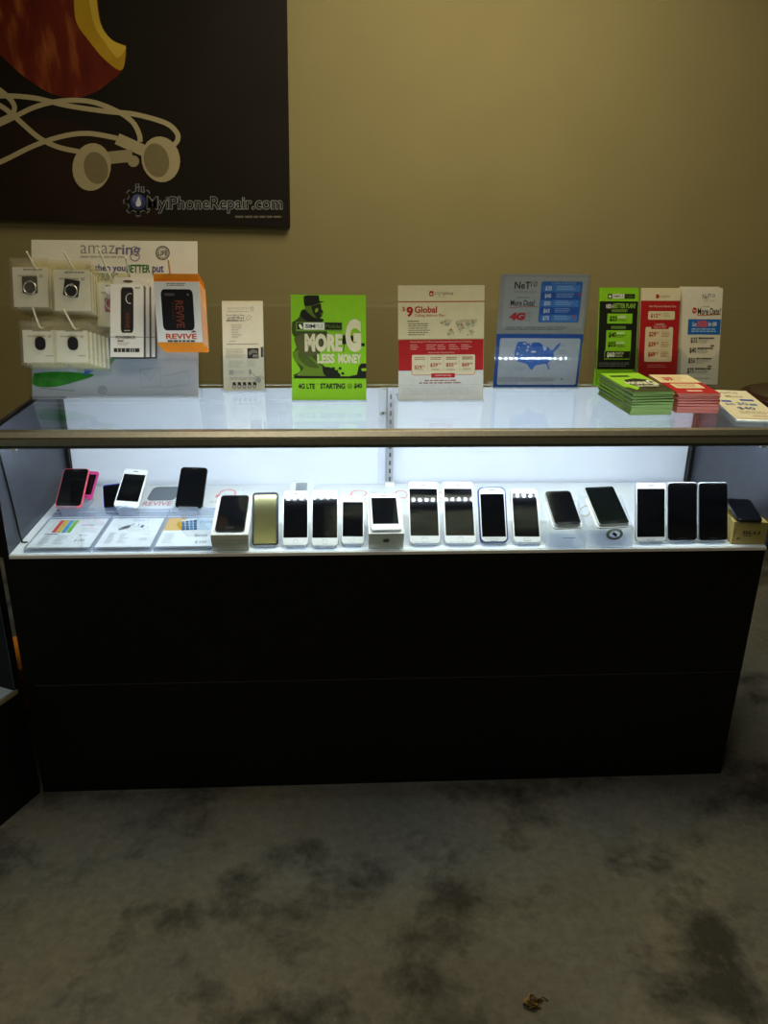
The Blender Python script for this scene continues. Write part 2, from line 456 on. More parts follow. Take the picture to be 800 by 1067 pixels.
A.poly(smooth([(-50, -46), (-54, -25), (-44, 15), (0, 57), (23, 78), (50, 96), (75, 102), (97, 97), (116, 84), (127, 73), (131, 49), (112, 40), (103, 10), (102, -30), (97, -50)]), apple_mat())
A.poly(smooth([(76, -50), (77, 0), (80, 24), (93, 43), (109, 62), (127, 73), (131, 49), (126, 47), (112, 39), (105, 26), (101, 0), (98, -50)]), mat('#bd9626', .6, 0, .2, .12, 9))
A.poly(smooth([(92, -50), (93, 0), (99, 28), (110, 45), (122, 60), (130, 52), (130, 48), (116, 41), (105, 25), (101, 0), (98, -50)]), mat('#d8b640', .6, 0, .2, .12, 9))
CORD = '#b8ac86'; CORD2 = '#a59a76'
for pts in ([(-58, 130), (-30, 136), (0, 129), (35, 112), (65, 105), (95, 106), (122, 116), (138, 127), (145, 140), (146, 148)],
            [(-58, 112), (-40, 104), (0, 100), (35, 102), (70, 110), (110, 116), (140, 119), (172, 128), (184, 138), (185, 146), (181, 151)],
            [(-60, 84), (-30, 97), (0, 110), (18, 124), (40, 143), (60, 153), (82, 158)],
            [(-58, 188), (-30, 180), (0, 169), (35, 152), (65, 142), (92, 139), (122, 144)],
            [(-45, 70), (-20, 82), (0, 94), (12, 105), (15, 114), (8, 122), (-25, 134), (-58, 140)]):
    A.line(smooth(pts), 5.2, CORD)
A.line([(122, 144.5), (150, 157)], 12, CORD)
A.line([(108, 165), (138, 162)], 13, CORD2); A.disc(139, 168, 6, CORD2); 
A.disc(95.5, 174, 20, CORD, 25, .15); A.disc(100, 175, 12.5, '#857a5a', 17, -.25)
A.disc(167.5, 166, 20, CORD, 24, -.2); A.disc(163, 167, 13, '#857a5a', 18, -.25)
b.build('printed_picture', wp, recalc=False)
b = MB(); A = WArt(b, 1, 1, (0, 0, 1, 1)); A.k = 14
GRY = '#7b8088'
def gear(r1, r2, n=8):
    o = []
    for i in range(n):
        for f, r in ((-.28, r1), (-.18, r2), (.18, r2), (.28, r1)):
            t = 2*PI*(i+f)/n; o.append((144+r*math.cos(t), 210+r*math.sin(t)))
    return o
A.poly(gear(11.5, 15.8), GRY); A.poly(gear(10.4, 14.6), '#14120f')
A.line([(141.5, 200), (141.5, 191.5), (144.5, 191.5), (144.5, 200)], 1.2, GRY); A.line([(147.5, 200), (147.5, 194.5), (150, 194.5), (150, 201)], 1.2, GRY)
A.disc(144, 210.3, 8, '#3a3f78'); A.disc(143, 207.5, 5.2, '#5d649a')
A.poly(smooth([(144.5, 204.5), (147, 211), (146.5, 214), (144, 215.3), (141.7, 214), (141.7, 211), (144.5, 204.5)]), '#e2e4ea')
A.text('MyiPhoneRepair.com', 153, 204.5, 294.5, 222.5, '#94989b', .045)
A.text('MyiPhoneRepair.com', 153.4, 205.2, 294.1, 221.8, '#15120e', .004)
A.small(245, 224.8, 294, 227.2, 1, '#6f6a5c', .9, 0)
b.build('shop_logo', wp, recalc=False)

# ------------------------------------------------------------------ stool behind the counter
BRN = mat('#3a1f16', .3, 0, .5, .2, 14); CUSH = mat('#4a3d2c', .55, 0, .4, .1, 30)
st = thing('bar_stool', frame((1.60, 1.24, 0)), 'round dark brown stool standing behind the right end of the counter', 'stool')
b = MB(); b.lathe([(.12, .705), (.175, .71), (.185, .725), (.186, .748), (.176, .757), (.155, .758)], BRN, 40); b.build('seat_rim', st)
b = MB(); b.lathe([(.155, .752), (.15, .766), (.11, .774), (.05, .776)], CUSH, 36); b.build('seat_cushion', st)
for i in range(4):
    a = PI/4+i*PI/2; b = MB()
    b.tube([(.12*math.cos(a), .12*math.sin(a), .706), (.21*math.cos(a), .21*math.sin(a), 0)], [.019, .014], BRN, 10); b.build('leg', st)
b = MB(); b.tube([(.178*math.cos(2*PI*i/32), .178*math.sin(2*PI*i/32), .26) for i in range(32)], .009, BRN, 8, True); b.build('foot_ring', st)

# ------------------------------------------------------------------ crumb on the floor
q = at(555, 1045, 2, 0); cr = MB(); rn = random.Random(3)
for i in range(26):
    a = rn.random()*2*PI; r = .016*rn.random()**.6; c = V((r*math.cos(a), r*math.sin(a)*.9, .003+.012*rn.random()*(1-r/.02)))
    R = Matrix.Rotation(rn.random()*6, 3, 'X') @ Matrix.Rotation(rn.random()*6, 3, 'Z')
    cm = mat(['#3b3016', '#6b5420', '#2a2514', '#8a7440'][i % 4], .6); s = .004+.006*rn.random()
    pts = [c+R @ V(p)*s for p in ((-1, -.4, 0), (.2, -.7, .3), (1, .1, -.2), (.3, .8, .3), (-.7, .5, -.2))]
    for p in pts: p.z = max(.0006, p.z)
    cr.face(pts, cm)
cr.tube([(.012, .004, .003), (.022, .007, .006), (.03, .002, .001)], .0012, mat('#3b3016', .6), 5)
o = cr.build('dry_leaf', None, recalc=False); put(o, Matrix.Translation(q)); tag(o, 'small crumpled brown scrap lying on the dark floor in front of the counter', 'leaf')
md = o.modifiers.new('thick', 'SOLIDIFY'); md.thickness = .0006

# ------------------------------------------------------------------ phones and their stands
BTN = mat('#cfd0d2', .3, 0, .5, 0)
def parts_phone(root, W, L, T, body, front, rad, scr, home='ring', edge=None, ins=.0012):
    """scr = (top, bottom, side) margins of the screen as fractions of L, L, W"""
    b = MB(); b.prism(rrect(-W/2, 0, W/2, L, rad), .0008, T, edge or body); b.build('phone_body', root, min(.0018, T*.3), 2)
    b = MB(); b.prism(rrect(-W/2+ins, ins, W/2-ins, L-ins, rad*.9), -.0002, .0009, front); b.build('front_face', root, .0004, 1)
    t, bo, s = scr
    b = MB(); b.prism(rrect(-W/2+s*W, bo*L, W/2-s*W, L-t*L, .001, 2), -.0006, -.0001, SCREEN); b.build('screen', root)
    dark = front is BLACKPH or front is not WHITEPH
    lc_ = mat('#5c5e62', .3, .6, .5, 0) if dark else mat('#b9babd', .3, 0, .5, 0)
    if home == 'ring':
        b = MB(); b.tube([(W*.085*math.cos(2*PI*i/24), -.0004, bo*L*.5+W*.085*math.sin(2*PI*i/24)) for i in range(24)], .0004, lc_, 5, True); b.build('home_button', root)
    elif home == 'bar':
        b = MB(); b.prism(rrect(-W*.13, bo*L*.28, W*.13, bo*L*.72, .003), -.0007, 0, lc_)
        b.prism(rrect(-W*.115, bo*L*.36, W*.115, bo*L*.64, .0026), -.0009, -.0006, front); b.build('home_button', root)
    b = MB(); b.prism(rrect(-W*.10, L-t*L*.52, W*.10, L-t*L*.40, .0005, 2), -.0006, 0, mat('#4a4b50', .4, .3, .5, 0)); b.build('earpiece', root)
    if home == 'bar':
        for dx in (.27, .36):
            b = MB(); b.prism(ellipse(W*dx, L-t*L*.5, W*.014, W*.014, 12), -.0006, 0, mat('#2a2b30', .3, 0, .5, 0)); b.build('front_sensor', root)
def face_axes(B, tpx, t):
    n = V((0, -math.cos(math.radians(t)), math.sin(math.radians(t))))
    T = on_plane(tpx[0], tpx[1], B, n); z = (T-B); L = z.length; z.normalize(); return z.cross(n).normalized(), z, L, n
def phone(label, bpx, tpx, wpx, t, body, front, scr, home, rad=.009, T=.0078, zb=.008, edge=None, stand='easel', group=None, L=None, sl=None, ins=.0012):
    B = at(bpx[0], bpx[1], 2, HD+zb)
    x, z, L0, n = face_axes(B, tpx, t); L = L or L0; W = wpx/scale_at(B)
    M = frame(B, x, z)
    ph = thing('smartphone', M, label, 'phone', group or 'phones on show in the counter')
    parts_phone(ph, W, L, T, body, front, rad, scr, home, edge, ins)
    if stand: easel(M, W, L, T, t, zb, sl, stand)
    return ph, M, W, L
def easel(M, W, L, T, t, zb, label, kind):
    """clear stand: back plate with a lip, on a block or a prop"""
    r = thing('phone_stand', M, label, 'phone stand', 'clear stands under the phones')
    w = W*.7
    b = MB(); b.b2((-w/2, T+.0004, -.0035), (w/2, T+.0030, L*.62), ACR); b.build('back_plate', r)
    b = MB(); b.b2((-w/2, -.005, -.0035), (w/2, T+.0030, -.0010), HAZY); b.b2((-w/2, -.0065, -.0035), (w/2, -.005, .0025), ACR); b.build('lip', r)
    Mi = M.inverted(); floor_z = HD if kind == 'easel' else HD+.0125
    top = M @ V((0, T+.0032, L*.5)); c, s = math.cos(math.radians(t)), math.sin(math.radians(t))
    b = MB()
    if kind == 'easel':
        f = V((top.x, top.y+.045*c, floor_z+.0005))
        for sx in (-1, 1):
            a = M @ V((sx*w*.33, T+.0032, L*.5)); g = V((a.x, a.y+.03, floor_z+.002))
            b = MB(); b.tube([Mi @ a, Mi @ g], .0016, ACR, 6); b.build('rear_prop', r)
    else:
        lo = M @ V((0, 0, -.004)); x0, y0 = lo.x, lo.y
        q = [(-w*.42, -.004), (w*.42, -.004), (w*.42, .05), (-w*.42, .05)]
        low = [Mi @ V((x0+a, y0+c_+.012, floor_z)) for a, c_ in q]
        zt = [lo.z-.001-.001, lo.z-.002, lo.z-.002+.05*c/s*.8, lo.z-.002+.05*c/s*.8]
        hi = [Mi @ V((x0+a, y0+c_+.012, zz)) for (a, c_), zz in zip(q, zt)]
        for i in range(4):
            j = (i+1) % 4; b.face([low[i], low[j], hi[j], hi[i]], HAZY)
        b.face(low[::-1], HAZY); b.face(hi, HAZY); b.build('support_block', r)
    return r

S6 = (.14, .145, .045)   # screen margins of a phone with round button
BL = mat('#12141a', .25, .3, .5, 0)
SILV = mat('#cfd2d6', .3, .6, .5, .02)
def front_row(label, l, r_, yb, tl, tr, yt, t, *a, **k):
    bx = (l+r_)/2; tx = (tl+tr)/2
    return phone(label, (bx, yb), (tx, yt), r_-l, t, *a, **k)
GOLD = mat('#c9a85a', .25, .6, .5, .03)
def gold_screen():
    M = bpy.data.materials.new('mirror_film'); M.use_nodes = True; bs = M.node_tree.nodes['Principled BSDF']
    bs.inputs['Base Color'].default_value = lin('#77734f'); bs.inputs['Metallic'].default_value = .85; bs.inputs['Roughness'].default_value = .16
    return M
SCREEN0 = SCREEN; SCREEN = gold_screen()
front_row('gold mirror faced phone with dark edges beside the white phone box', 262.3, 289.9, 568, 262.9, 290.1, 512.7, 40, BL, mat('#161824', .45, 0, .3, 0), (.06, .025, .085), 'ring', .009, edge=BL, sl='clear easel under the gold mirror faced phone')
SCREEN = SCREEN0
front_row('white phone with round button and striped reflections, right of the gold phone', 294, 321.3, 568.7, 294, 322.2, 511.2, 42, WHITEPH, WHITEPH, S6, 'ring', edge=SILV, sl='clear easel under the first white phone right of the gold phone')
front_row('white round button phone, second white one right of the gold phone', 324, 352.5, 569, 325, 352.2, 510.6, 42, WHITEPH, WHITEPH, S6, 'ring', edge=SILV, sl='clear easel under the second white phone right of the gold phone')
front_row('smaller white phone left of the white box with fruit mark', 355.2, 379.6, 567.1, 354.8, 380.6, 515.6, 40.5, WHITEPH, WHITEPH, (.15, .155, .065), 'ring', edge=SILV, sl='clear easel under the smaller white phone')
front_row('large white phone right of the white box with fruit mark', 426.2, 459.1, 566.5, 424.3, 456.6, 501.8, 42.5, WHITEPH, WHITEPH, (.12, .125, .05), 'ring', edge=SILV, sl='clear easel under the large white phone by the box with fruit mark')
front_row('large white phone left of the blue edged phone', 463, 496.7, 566.3, 460.2, 492.8, 501.7, 42.5, WHITEPH, WHITEPH, (.12, .125, .055), 'ring', edge=SILV, sl='clear easel under the large white phone left of the blue edged one')
front_row('white phone in a dark blue bumper case', 500, 530, 565.7, 497, 527, 507.2, 34, mat('#1f3f7c', .4), WHITEPH, (.13, .11, .085), 'bar', .013, ins=.0032, edge=mat('#1f3f7c', .4), sl='clear easel under the blue edged phone')
front_row('white phone with thin bar button right of the blue edged phone', 534.8, 564.4, 565.7, 530.7, 560.2, 509.3, 41.5, WHITEPH, WHITEPH, (.09, .115, .06), 'bar', .011, edge=SILV, sl='clear easel under the white phone right of the blue edged one')
front_row('white phone with black screen beside two black phones', 661.6, 694.2, 564.5, 661.6, 694.6, 503.1, 20, WHITEPH, WHITEPH, (.10, .085, .055), 'bar', .009, edge=SILV, sl='clear easel under the white phone beside two black phones')
front_row('black phone with bar button next to the white phone at right', 695, 726.9, 563.5, 695.6, 726.5, 502.4, 20, BL, BLACKPH, (.06, .07, .03), 'bar', .010, edge=SILV, sl='clear easel under the black phone next to the white one at right')
front_row('black phone nearest the tan cardboard box', 727.4, 758.8, 563.5, 727.2, 758.8, 502.4, 20, BL, BLACKPH, (.06, .07, .03), 'bar', .008, edge=SILV, sl='clear easel under the black phone nearest the tan cardboard box')
# phones on the card bases
PINK = mat('#ee5d74', .35, 0, .5, .02); PINK2 = mat('#d23a86', .35, 0, .5, .02)
phone('coral pink phone with black face above the striped price card', (70.5, 528), (80, 487.8), 27.5, 57, PINK, BLACKPH, (.13, .13, .05), 'none', .010, .009, .036, PINK, 'block', ins=.0024, sl='clear stand block under the coral pink phone')
phone('white phone above the middle price card', (130.6, 528.4), (142.3, 488.7), 26.5, 57, WHITEPH, WHITEPH, (.15, .15, .07), 'ring', .009, .0076, .036, SILV, 'block', sl='clear stand block under the white phone above the middle card')
phone('black phone above the yellow and blue price card', (196.2, 528.6), (202.6, 486.5), 28.8, 52, BL, BLACKPH, (.10, .10, .05), 'none', .010, .0076, .036, BL, 'block', sl='clear stand block under the black phone above the third card')
phone('magenta phone half hidden behind the coral pink phone', (83.5, 519.5), (92, 490.5), 23, 55, PINK2, PINK2, (.13, .15, .07), 'none', .006, .008, .04, PINK2, 'block', sl='clear stand block under the magenta phone')
phone('deep blue phone half hidden behind the white phone on the left', (119, 528.6), (117.5, 504), 21.5, 40, mat('#2a30c4', .35), mat('#0e1030', .2), (.10, .03, .04), 'none', .006, .008, .007, mat('#2a30c4', .35), 'easel', ins=.003, sl='clear easel under the deep blue phone')

# price card bases
def card_base(l, r_, label, paint):
    zt = HD+.012
    A0 = at(l, 574, 2, zt); B0 = at(r_, 573.2, 2, zt); A0.y = B0.y = .010
    w = B0.x-A0.x; dep = .262
    r = thing('price_card_base', frame((A0.x+w/2, .010, zt), (1, 0, 0), (0, 1, 0)), label, 'card holder', 'price card holders in the counter')
    b = MB(); b.b2((-w/2, .0022, 0), (w/2, .0119, dep), HAZY); b.build('acrylic_base', r)
    b = MB(); b.b2((-w/2+.004, .0010, .006), (w/2-.004, .0020, .182), mat('#f7f8fb', .5, 0, .3, .02, 40)); paint(Art(b, w-.008, .176, (0, 0, 100, 100), .0010, 0, .006)); b.build('price_card', r, recalc=False)
    b = MB(); b.b2((-w/2, -.0006, 0), (w/2, .0006, dep), ACR); b.build('cover_sheet', r)
    b = MB(); b.b2((-w/2, -.0012, .186), (w/2, -.0006, .1885), mat('#c9cedb', .4)); b.b2((-w/2, -.0012, .225), (w/2, -.0006, .227), mat('#cfd4e0', .4)); b.build('ridge', r)
    return r
def p1(A):
    for i, c in enumerate(('#e9e9ea', '#e2543e', '#f0c93a', '#4aa6d8', '#8ccf4a')):
        A.rect(12+i*8.2, 5, 19.2+i*8.2, 50, c, 1)
        if i: A.rect(12.8+i*8.2, 47, 18.5+i*8.2, 49, '#3f4348')
    A.small(62, 22, 84, 27, 1, '#9aa6c8', .8, 0)
    A.small(12, 54, 34, 58, 1, '#4a4d55', .8, 0); A.small(14, 62, 28, 96, 8, '#8f929b', .4, .3, 2); A.small(36, 62, 56, 92, 7, '#a4a7b0', .4, .5, 3)
    A.text('Sprint', 70, 57, 84, 64, '#6a6d75', 0); A.text('$ 150', 69, 74, 85, 83, '#5a5d64', .01)
def p2(A):
    A.text('iPhone 5', 42, 3, 72, 11, '#7f9ab8', 0)
    A.poly([(22, 37), (34, 27), (42, 24), (43, 34), (34, 41), (24, 44)], '#53565c'); A.line([(42, 27), (48, 20)], 3, '#8b8e95')
    A.line([(55, 20), (59, 26), (55, 30)], 2, '#8b8e95'); A.disc(66, 30, 3.2, '#3f4248', 5); A.disc(77, 34, 1.5, '#b5b7bd', 3)
    A.small(12, 52, 26, 92, 8, '#8f929b', .4, .3, 4); A.small(34, 55, 52, 90, 7, '#a4a7b0', .4, .5, 5)
    A.text('Sprint', 75, 55, 88, 61, '#7c7f87', 0); A.text('$200', 74, 71, 88, 80, '#6a6d75', .01)
def p3(A):
    A.rect(0, 0, 34, 46, '#e2ae34'); A.rect(34, 0, 100, 46, '#b7d3ee'); A.rect(58, 0, 100, 46, '#cfe0f3')
    A.poly([(25, 8), (52, 2), (60, 44), (36, 48)], '#f4f4f2')
    for i in range(4):
        a = 27+i*7.2; A.poly([(a, 14-i*1.6), (a+5.5, 13-i*1.6), (a+14, 46-i*.4), (a+8, 47-i*.4)], ['#2e5f8f', '#254b78', '#3b78a8', '#27486d'][i])
        for k in range(3): A.line([(a+1+k*2.8, 20+k*9), (a+7+k*2.8, 19+k*9)], 2, '#9fc4e4')
    A.text('iPhone 4', 62, 10, 96, 21, '#6f93bd', 0)
    A.text('Sprint', 62, 60, 86, 72, '#5d6068', .005); A.text('$ 150', 68, 84, 88, 92, '#5d6068', .005)
    A.small(8, 58, 30, 94, 5, '#b5b8c0', .35, .4, 6)
card_base(22, 92.2, 'flat clear card holder with a price card showing five coloured stripes', p1)
card_base(93.6, 155.5, 'flat clear card holder with a plain white price card between the other two', p2)
card_base(157.2, 220.5, 'flat clear card holder with a yellow and blue topped price card', p3)

# white phone boxes tipped up on props
def tipped_box(lpx, rpx, alpha, H, L, label, plabel, proplabel, logo, phone_fn):
    B = at((lpx[0]+rpx[0])/2, (lpx[1]+rpx[1])/2, 2, HD+.001); W = (rpx[0]-lpx[0])/scale_at(B)
    a = math.radians(alpha); z = V((0, -math.sin(a)*-1, math.cos(a)))
    M = frame(B, (1, 0, 0), (0, -math.sin(a), math.cos(a)))     # top tips towards the reader
    M = frame(B, (1, 0, 0), V((0, -math.sin(a), math.cos(a))))
    r = thing('phone_box', M, label, 'box', 'white phone boxes in the counter')
    b = MB(); b.b2((-W/2, 0, 0), (W/2, L, H*.45), mat('#e9e9e6', .45, 0, .4, .02)); b.build('box_base', r, .0012)
    b = MB(); b.b2((-W/2-.0006, -.0006, H*.455), (W/2+.0006, L+.0006, H), mat('#f2f2f0', .4, 0, .4, .02))
    if logo:
        A = Art(b, W, H, (0, 0, 100, 100), -.0008)
        A.poly(smooth([(50, 38), (54, 34), (59, 38), (57, 44), (59, 50), (55, 58), (50, 56), (45, 58), (41, 50), (42, 40), (46, 34), (50, 38)], 3), '#55564f')
        A.poly([(50, 33), (51, 28), (54, 25), (54, 30)], '#55564f'); A.disc(60, 44, 2.6, '#d8d8d2', 4)
    b.build('box_lid', r, .0012)
    # phone lying on the lid, reading up the slope
    Mp = M @ Matrix(((1, 0, 0, 0), (0, 0, 1, 0), (0, -1, 0, H+.0002), (0, 0, 0, 1)))
    phone_fn(Mp, W, L, plabel)
    b = MB(); hb = L*math.sin(a); yb = L*math.cos(a)-.03
    p = thing('box_prop', frame((B.x, B.y+yb, HD)), proplabel, 'prop', 'clear props under the phone boxes')
    zz = (yb)*math.tan(a)
    b.prism_x([(0, 0), (.03, 0), (.03, zz+.03*math.tan(a)-.0005), (0, zz-.0005)], -W*.35, W*.35, HAZY); b.build('wedge_block', p)
def ph_black(M, W, L, lab):
    T = .0075; M2_ = M @ Matrix.Translation((0, -T, .010)); r = thing('smartphone', M2_, lab, 'phone', 'phones on show in the counter')
    parts_phone(r, W*.80, L*.9, T, BL, BLACKPH, .008, (.06, .10, .04), 'bar')
def ph_white(M, W, L, lab):
    T = .0072; M2_ = M @ Matrix.Translation((0, -T, .004)); r = thing('smartphone', M2_, lab, 'phone', 'phones on show in the counter')
    parts_phone(r, W*.88, L*.95, T, WHITEPH, WHITEPH, .008, (.125, .155, .08), 'none', SILV)
tipped_box((221.4, 574.0), (259.5, 573.6), 14, .046, .158, 'white box tipped up with a black phone on it, left of the gold phone', 'black phone lying on the white box left of the gold phone', 'clear wedge propping the box with the black phone', False, ph_black)
tipped_box((383.8, 571.6), (420.2, 571.0), 14, .044, .158, 'white box with a small dark fruit mark on its end, tipped up', 'white phone with grey screen lying on the box with a fruit mark', 'clear wedge propping the box with the fruit mark', True, ph_white)

# two clear pedestals with white cradles, dark phones leaning far back
def pedestal(l, r_, bpx, tpx, wpx, t, yfront, lab, plab):
    A0 = at(l, yfront, 2, HD); B0 = at(r_, yfront, 2, HD); w = B0.x-A0.x; cx = (A0.x+B0.x)/2; y0 = .012
    zb = .052; B = at(bpx[0], bpx[1], 2, HD+zb+.008); x, z, L, n = face_axes(B, tpx, t); W = wpx/scale_at(B)
    M = frame(B, x, z)
    r = thing('phone_pedestal', frame((cx, y0, HD)), lab, 'phone stand', 'clear pedestals under the leaning phones')
    ca, sa = math.cos(math.radians(t)), math.sin(math.radians(t)); yb = B.y-y0-.004
    dpt = L*sa*.9; h0 = zb-.006; h1 = h0+dpt*ca/sa
    b = MB(); b.prism_x([(yb, 0), (yb+dpt, 0), (yb+dpt, h1), (yb, h0)], -w/2, w/2, clear('#fafcff', 'clear_block_acrylic', 1.45, .06, .10)); b.build('clear_block', r)
    b = MB(); b.b2((-w/2+.004, yb-.001, .006), (w/2-.004, yb-.0002, h0-.008), ACR); b.b2((-w*.12, yb-.0016, .028), (w*.2, yb-.0008, .0292), mat('#8f98a4', .4)); b.build('front_pocket', r)
    # cradle
    Mr = r.matrix_world.inverted() @ M; W2 = W*1.12
    b = MB(); b.prism([(p[0], p[1]) for p in rrect(-W2/2, -.004, W2/2, L*.80, .012)], .0085, .0125, WHITEPL, Mr)
    b.build('white_cradle', r, .001)
    ph = thing('smartphone', M, plab, 'phone', 'phones on show in the counter')
    parts_phone(ph, W, L, .008, BL, mat('#15171c', .12, 0, .5, 0), .010 if wpx < 31 else .006, (.07, .08, .05), 'bar', SILV)
    return M, W, L
pedestal(569, 609, (592.4, 546.7), (580.5, 511.2), 29.2, 66, 570, 'clear pedestal with white cradle, left one of the two', 'dark phone lying back on the left clear pedestal')
pedestal(611, 657.5, (640.4, 545.6), (623.5, 506.9), 33.2, 68, 569.5, 'clear pedestal with white cradle, right one of the two with a coiled cable', 'larger dark phone lying back on the right clear pedestal')
q = at(641, 551, 1, .006)
b = MB()
for k, rr in enumerate((.019, .0165, .014)):
    b.tube([(rr*math.cos(2*PI*i/28), -.001*k, rr*.72*math.sin(2*PI*i/28)) for i in range(28)], .0013, mat('#8d8f86', .5), 6, True)
b.box((0, -.001, 0), (.010, .004, .006), mat('#23252a', .5), Matrix.Rotation(.6, 3, 'Y'))
o = b.build('coiled_cable'); put(o, Matrix.Translation((q.x, .0065, HD+.034))); tag(o, 'small grey coiled cable in front of the right clear pedestal', 'cable')

# tan cardboard box with dark phone at the right end
KR = mat('#c4aa66', .65, 0, .25, .06, 60)
A0 = at(761.3, 566.5, 2, HD+.001); B0 = at(797, 567.3, 2, HD+.001); w = (B0-A0).length
Mb = frame(((A0+B0)/2), (B0-A0))
bx = thing('carton', Mb, 'tan cardboard box holding up a black phone at the right end of the counter', 'box')
bw = w; bh = .055; bd = .10
b = MB(); b.b2((-bw/2, 0, 0), (bw/2, bd, bh), KR)
A = Art(b, bw, bh, (592, 275, 785, 410)); A.text('BLU', 650, 326, 745, 347, '#4a3c1c', .03); A.small(652, 353, 700, 361, 1, '#6d5a30', .8, 0)
A.poly([(618, 374), (632, 367), (640, 371), (628, 378), (624, 388)], '#5d4b24')
for k in range(5): A.poly([(596+k*3, 392-k*22), (599+k*3, 392-k*22), (602+k*3, 378-k*22), (599+k*3, 378-k*22)], '#2c2412')
b.build('carton_body', bx, recalc=False)
b = MB(); b.b2((-bw/2-.0008, -.0002, bh+.0002), (bw/2+.0008, bd+.0008, bh+.0022), mat('#c2a860', .65, 0, .25, .06, 60))
b.build('carton_lid', bx, .0006)
B = at(782, 541.5, 2, HD+bh+.0135); x, z, L, n = face_axes(B, (768.8, 519.4), 78); Wp = 26.5/scale_at(B)
ph = thing('smartphone', frame(B, x, z), 'black phone lying on the tan cardboard box', 'phone', 'phones on show in the counter')
parts_phone(ph, Wp, L, .009, BL, BLACKPH, .009, (.08, .09, .05), 'none')

# flat white packs at the back of the shelf
def flat_pack(l, r_, yf, ybk, label, paint, h=.02, name='accessory_box', cat='box', white=WHITE):
    z = HD+h; A0 = at(l, yf, 2, z); B0 = at(r_, yf, 2, z); T = at((l+r_)/2, ybk, 2, z); w = (B0-A0).length; L = T.y-(A0.y+B0.y)/2
    r = thing(name, frame(((A0.x+B0.x)/2, (A0.y+B0.y)/2, z), (1, 0, 0), (0, 1, 0)), label, cat, 'white accessory packs at the back of the shelf')
    b = MB(); b.b2((-w/2, .001, 0), (w/2, h, L), white); b.build('pack_body', r, .001)
    b = MB(); b.b2((-w/2+.001, .0004, .001), (w/2-.001, .0014, L-.001), white); paint(Art(b, w, L, (0, 0, 100, 100), .0004), b, w, L); b.build('printed_top', r, recalc=False)
    return r
def g1(A, b, w, L):
    A.rect(16, 8, 92, 70, '#66707f', 14); A.rect(20, 12, 88, 66, '#737d8c', 12); A.text('REVIVE', 14, 74, 88, 92, '#cf6470', .0)
def g2(A, b, w, L):
    A.rect(24, 10, 70, 88, '#9aa2ad', 6); A.small(30, 30, 64, 70, 4, '#7f8894', .4, .2, 3)
def g3(A, b, w, L):
    A.ring(62, 34, 26, 5, '#f0a6ae', 24, -200, 120); A.disc(36, 46, 6, '#ea8f9a', 8); A.disc(70, 58, 4, '#f3b4ba'); A.text('REVIVE', 22, 70, 86, 80, '#b9bcc6', 0)
flat_pack(141, 181, 528.8, 505.5, 'flat white pack with a grey rounded panel and pink lettering, behind the black phone', g1, .016)
flat_pack(300.5, 327, 516, 501.5, 'flat white pack with a small grey square, behind the first white phone', g2, .03)
flat_pack(209, 246, 528.5, 507.5, 'flat white pack with pink earphones loop, behind the box with the black phone', g3, .012)
flat_pack(353, 388, 524, 509, 'flat white pack with pink earphones loop, behind the smaller white phone', g3, .016)
flat_pack(404, 431, 527, 509, 'flat white pack with pink loop, left behind the large white phone', g3, .016)
flat_pack(450, 472, 527, 511, 'flat white pack between the two large white phones', g3, .014)
q = at(601, 535, 2, HD); b = MB(); b.tube([(.014*math.cos(2*PI*i/24), .003*math.sin(4*PI*i/24), .015+.014*math.sin(2*PI*i/24)) for i in range(24)], .0022, mat('#d8cfa8', .5), 7, True)
o = b.build('cable_loop'); put(o, Matrix.Translation((q.x+.012, .20, HD+.002))); tag(o, 'pale yellow cable loop between the two clear pedestals', 'cable')

# ================================================================== things on top of the counter
# ---- white pegged display board
TB = HT+.0005
B = at(120.5, 415.3, 2, TB); t = 22
n_ = V((0, -math.cos(math.radians(t)), math.sin(math.radians(t)))); T_ = on_plane(118.8, 250.6, B, n_); BH = (T_-B).length
BWid = 170/scale_at(B)
x, z = rec(t); MBd = frame(B, x, z); MBi = MBd.inverted()
bd_ = thing('display_stand', MBd, 'white pegged display board with green and purple lettering, hung with small packs', 'display stand')
def stand_y(u, v, out=0.0):
    """point standing out from the board towards the shop at the photo's pixel"""
    return on_plane(u, v, B+n_*out, n_)
b = MB(); b.b2((-BWid/2, 0, 0), (BWid/2, .006, BH), mat('#dedccf', .45, 0, .4, .03, 20))
A = Art(b, BWid, BH, (34.5, 250.5, 206.5, 415))
A.rect(34.5, 352, 206.5, 415, '#b9bdc0'); A.rect(34.5, 345, 206.5, 352, '#cacac4')
A.poly(smooth([(36, 389), (36, 401), (55, 403), (78, 398), (98, 390), (60, 387), (36, 389)]), mat('#2f8a24', .5, 0, .3, .3, 40))
A.poly(smooth([(88, 392), (106, 380), (120, 366), (128, 352), (112, 352), (102, 364), (90, 375), (88, 392)]), mat('#3d6fb4', .5, 0, .3, .25, 30))
A.poly(smooth([(98, 385), (113, 376), (125, 362), (122, 372), (110, 384), (98, 385)]), mat('#6fae55', .5, 0, .3, .25, 30))
A.text('amaz', 85, 255.5, 121, 264.5, '#8a8880', -.005); A.text('ring', 121.5, 254.8, 147.5, 268.5, '#6f6a86', .02)
A.small(85, 266.8, 132, 269, 1, '#a9a79c', .8, 0)
A.ring(141.5, 267, 5.2, 1, '#756f8e'); A.ring(141.5, 261, 4.6, 1, '#756f8e')
A.ring(170.5, 263, 7.4, 1.3, '#57564e'); A.ring(170.5, 263, 5.2, .5, '#57564e'); A.text('LIFE', 165.6, 260.6, 175.4, 265.8, '#57564e', .03)
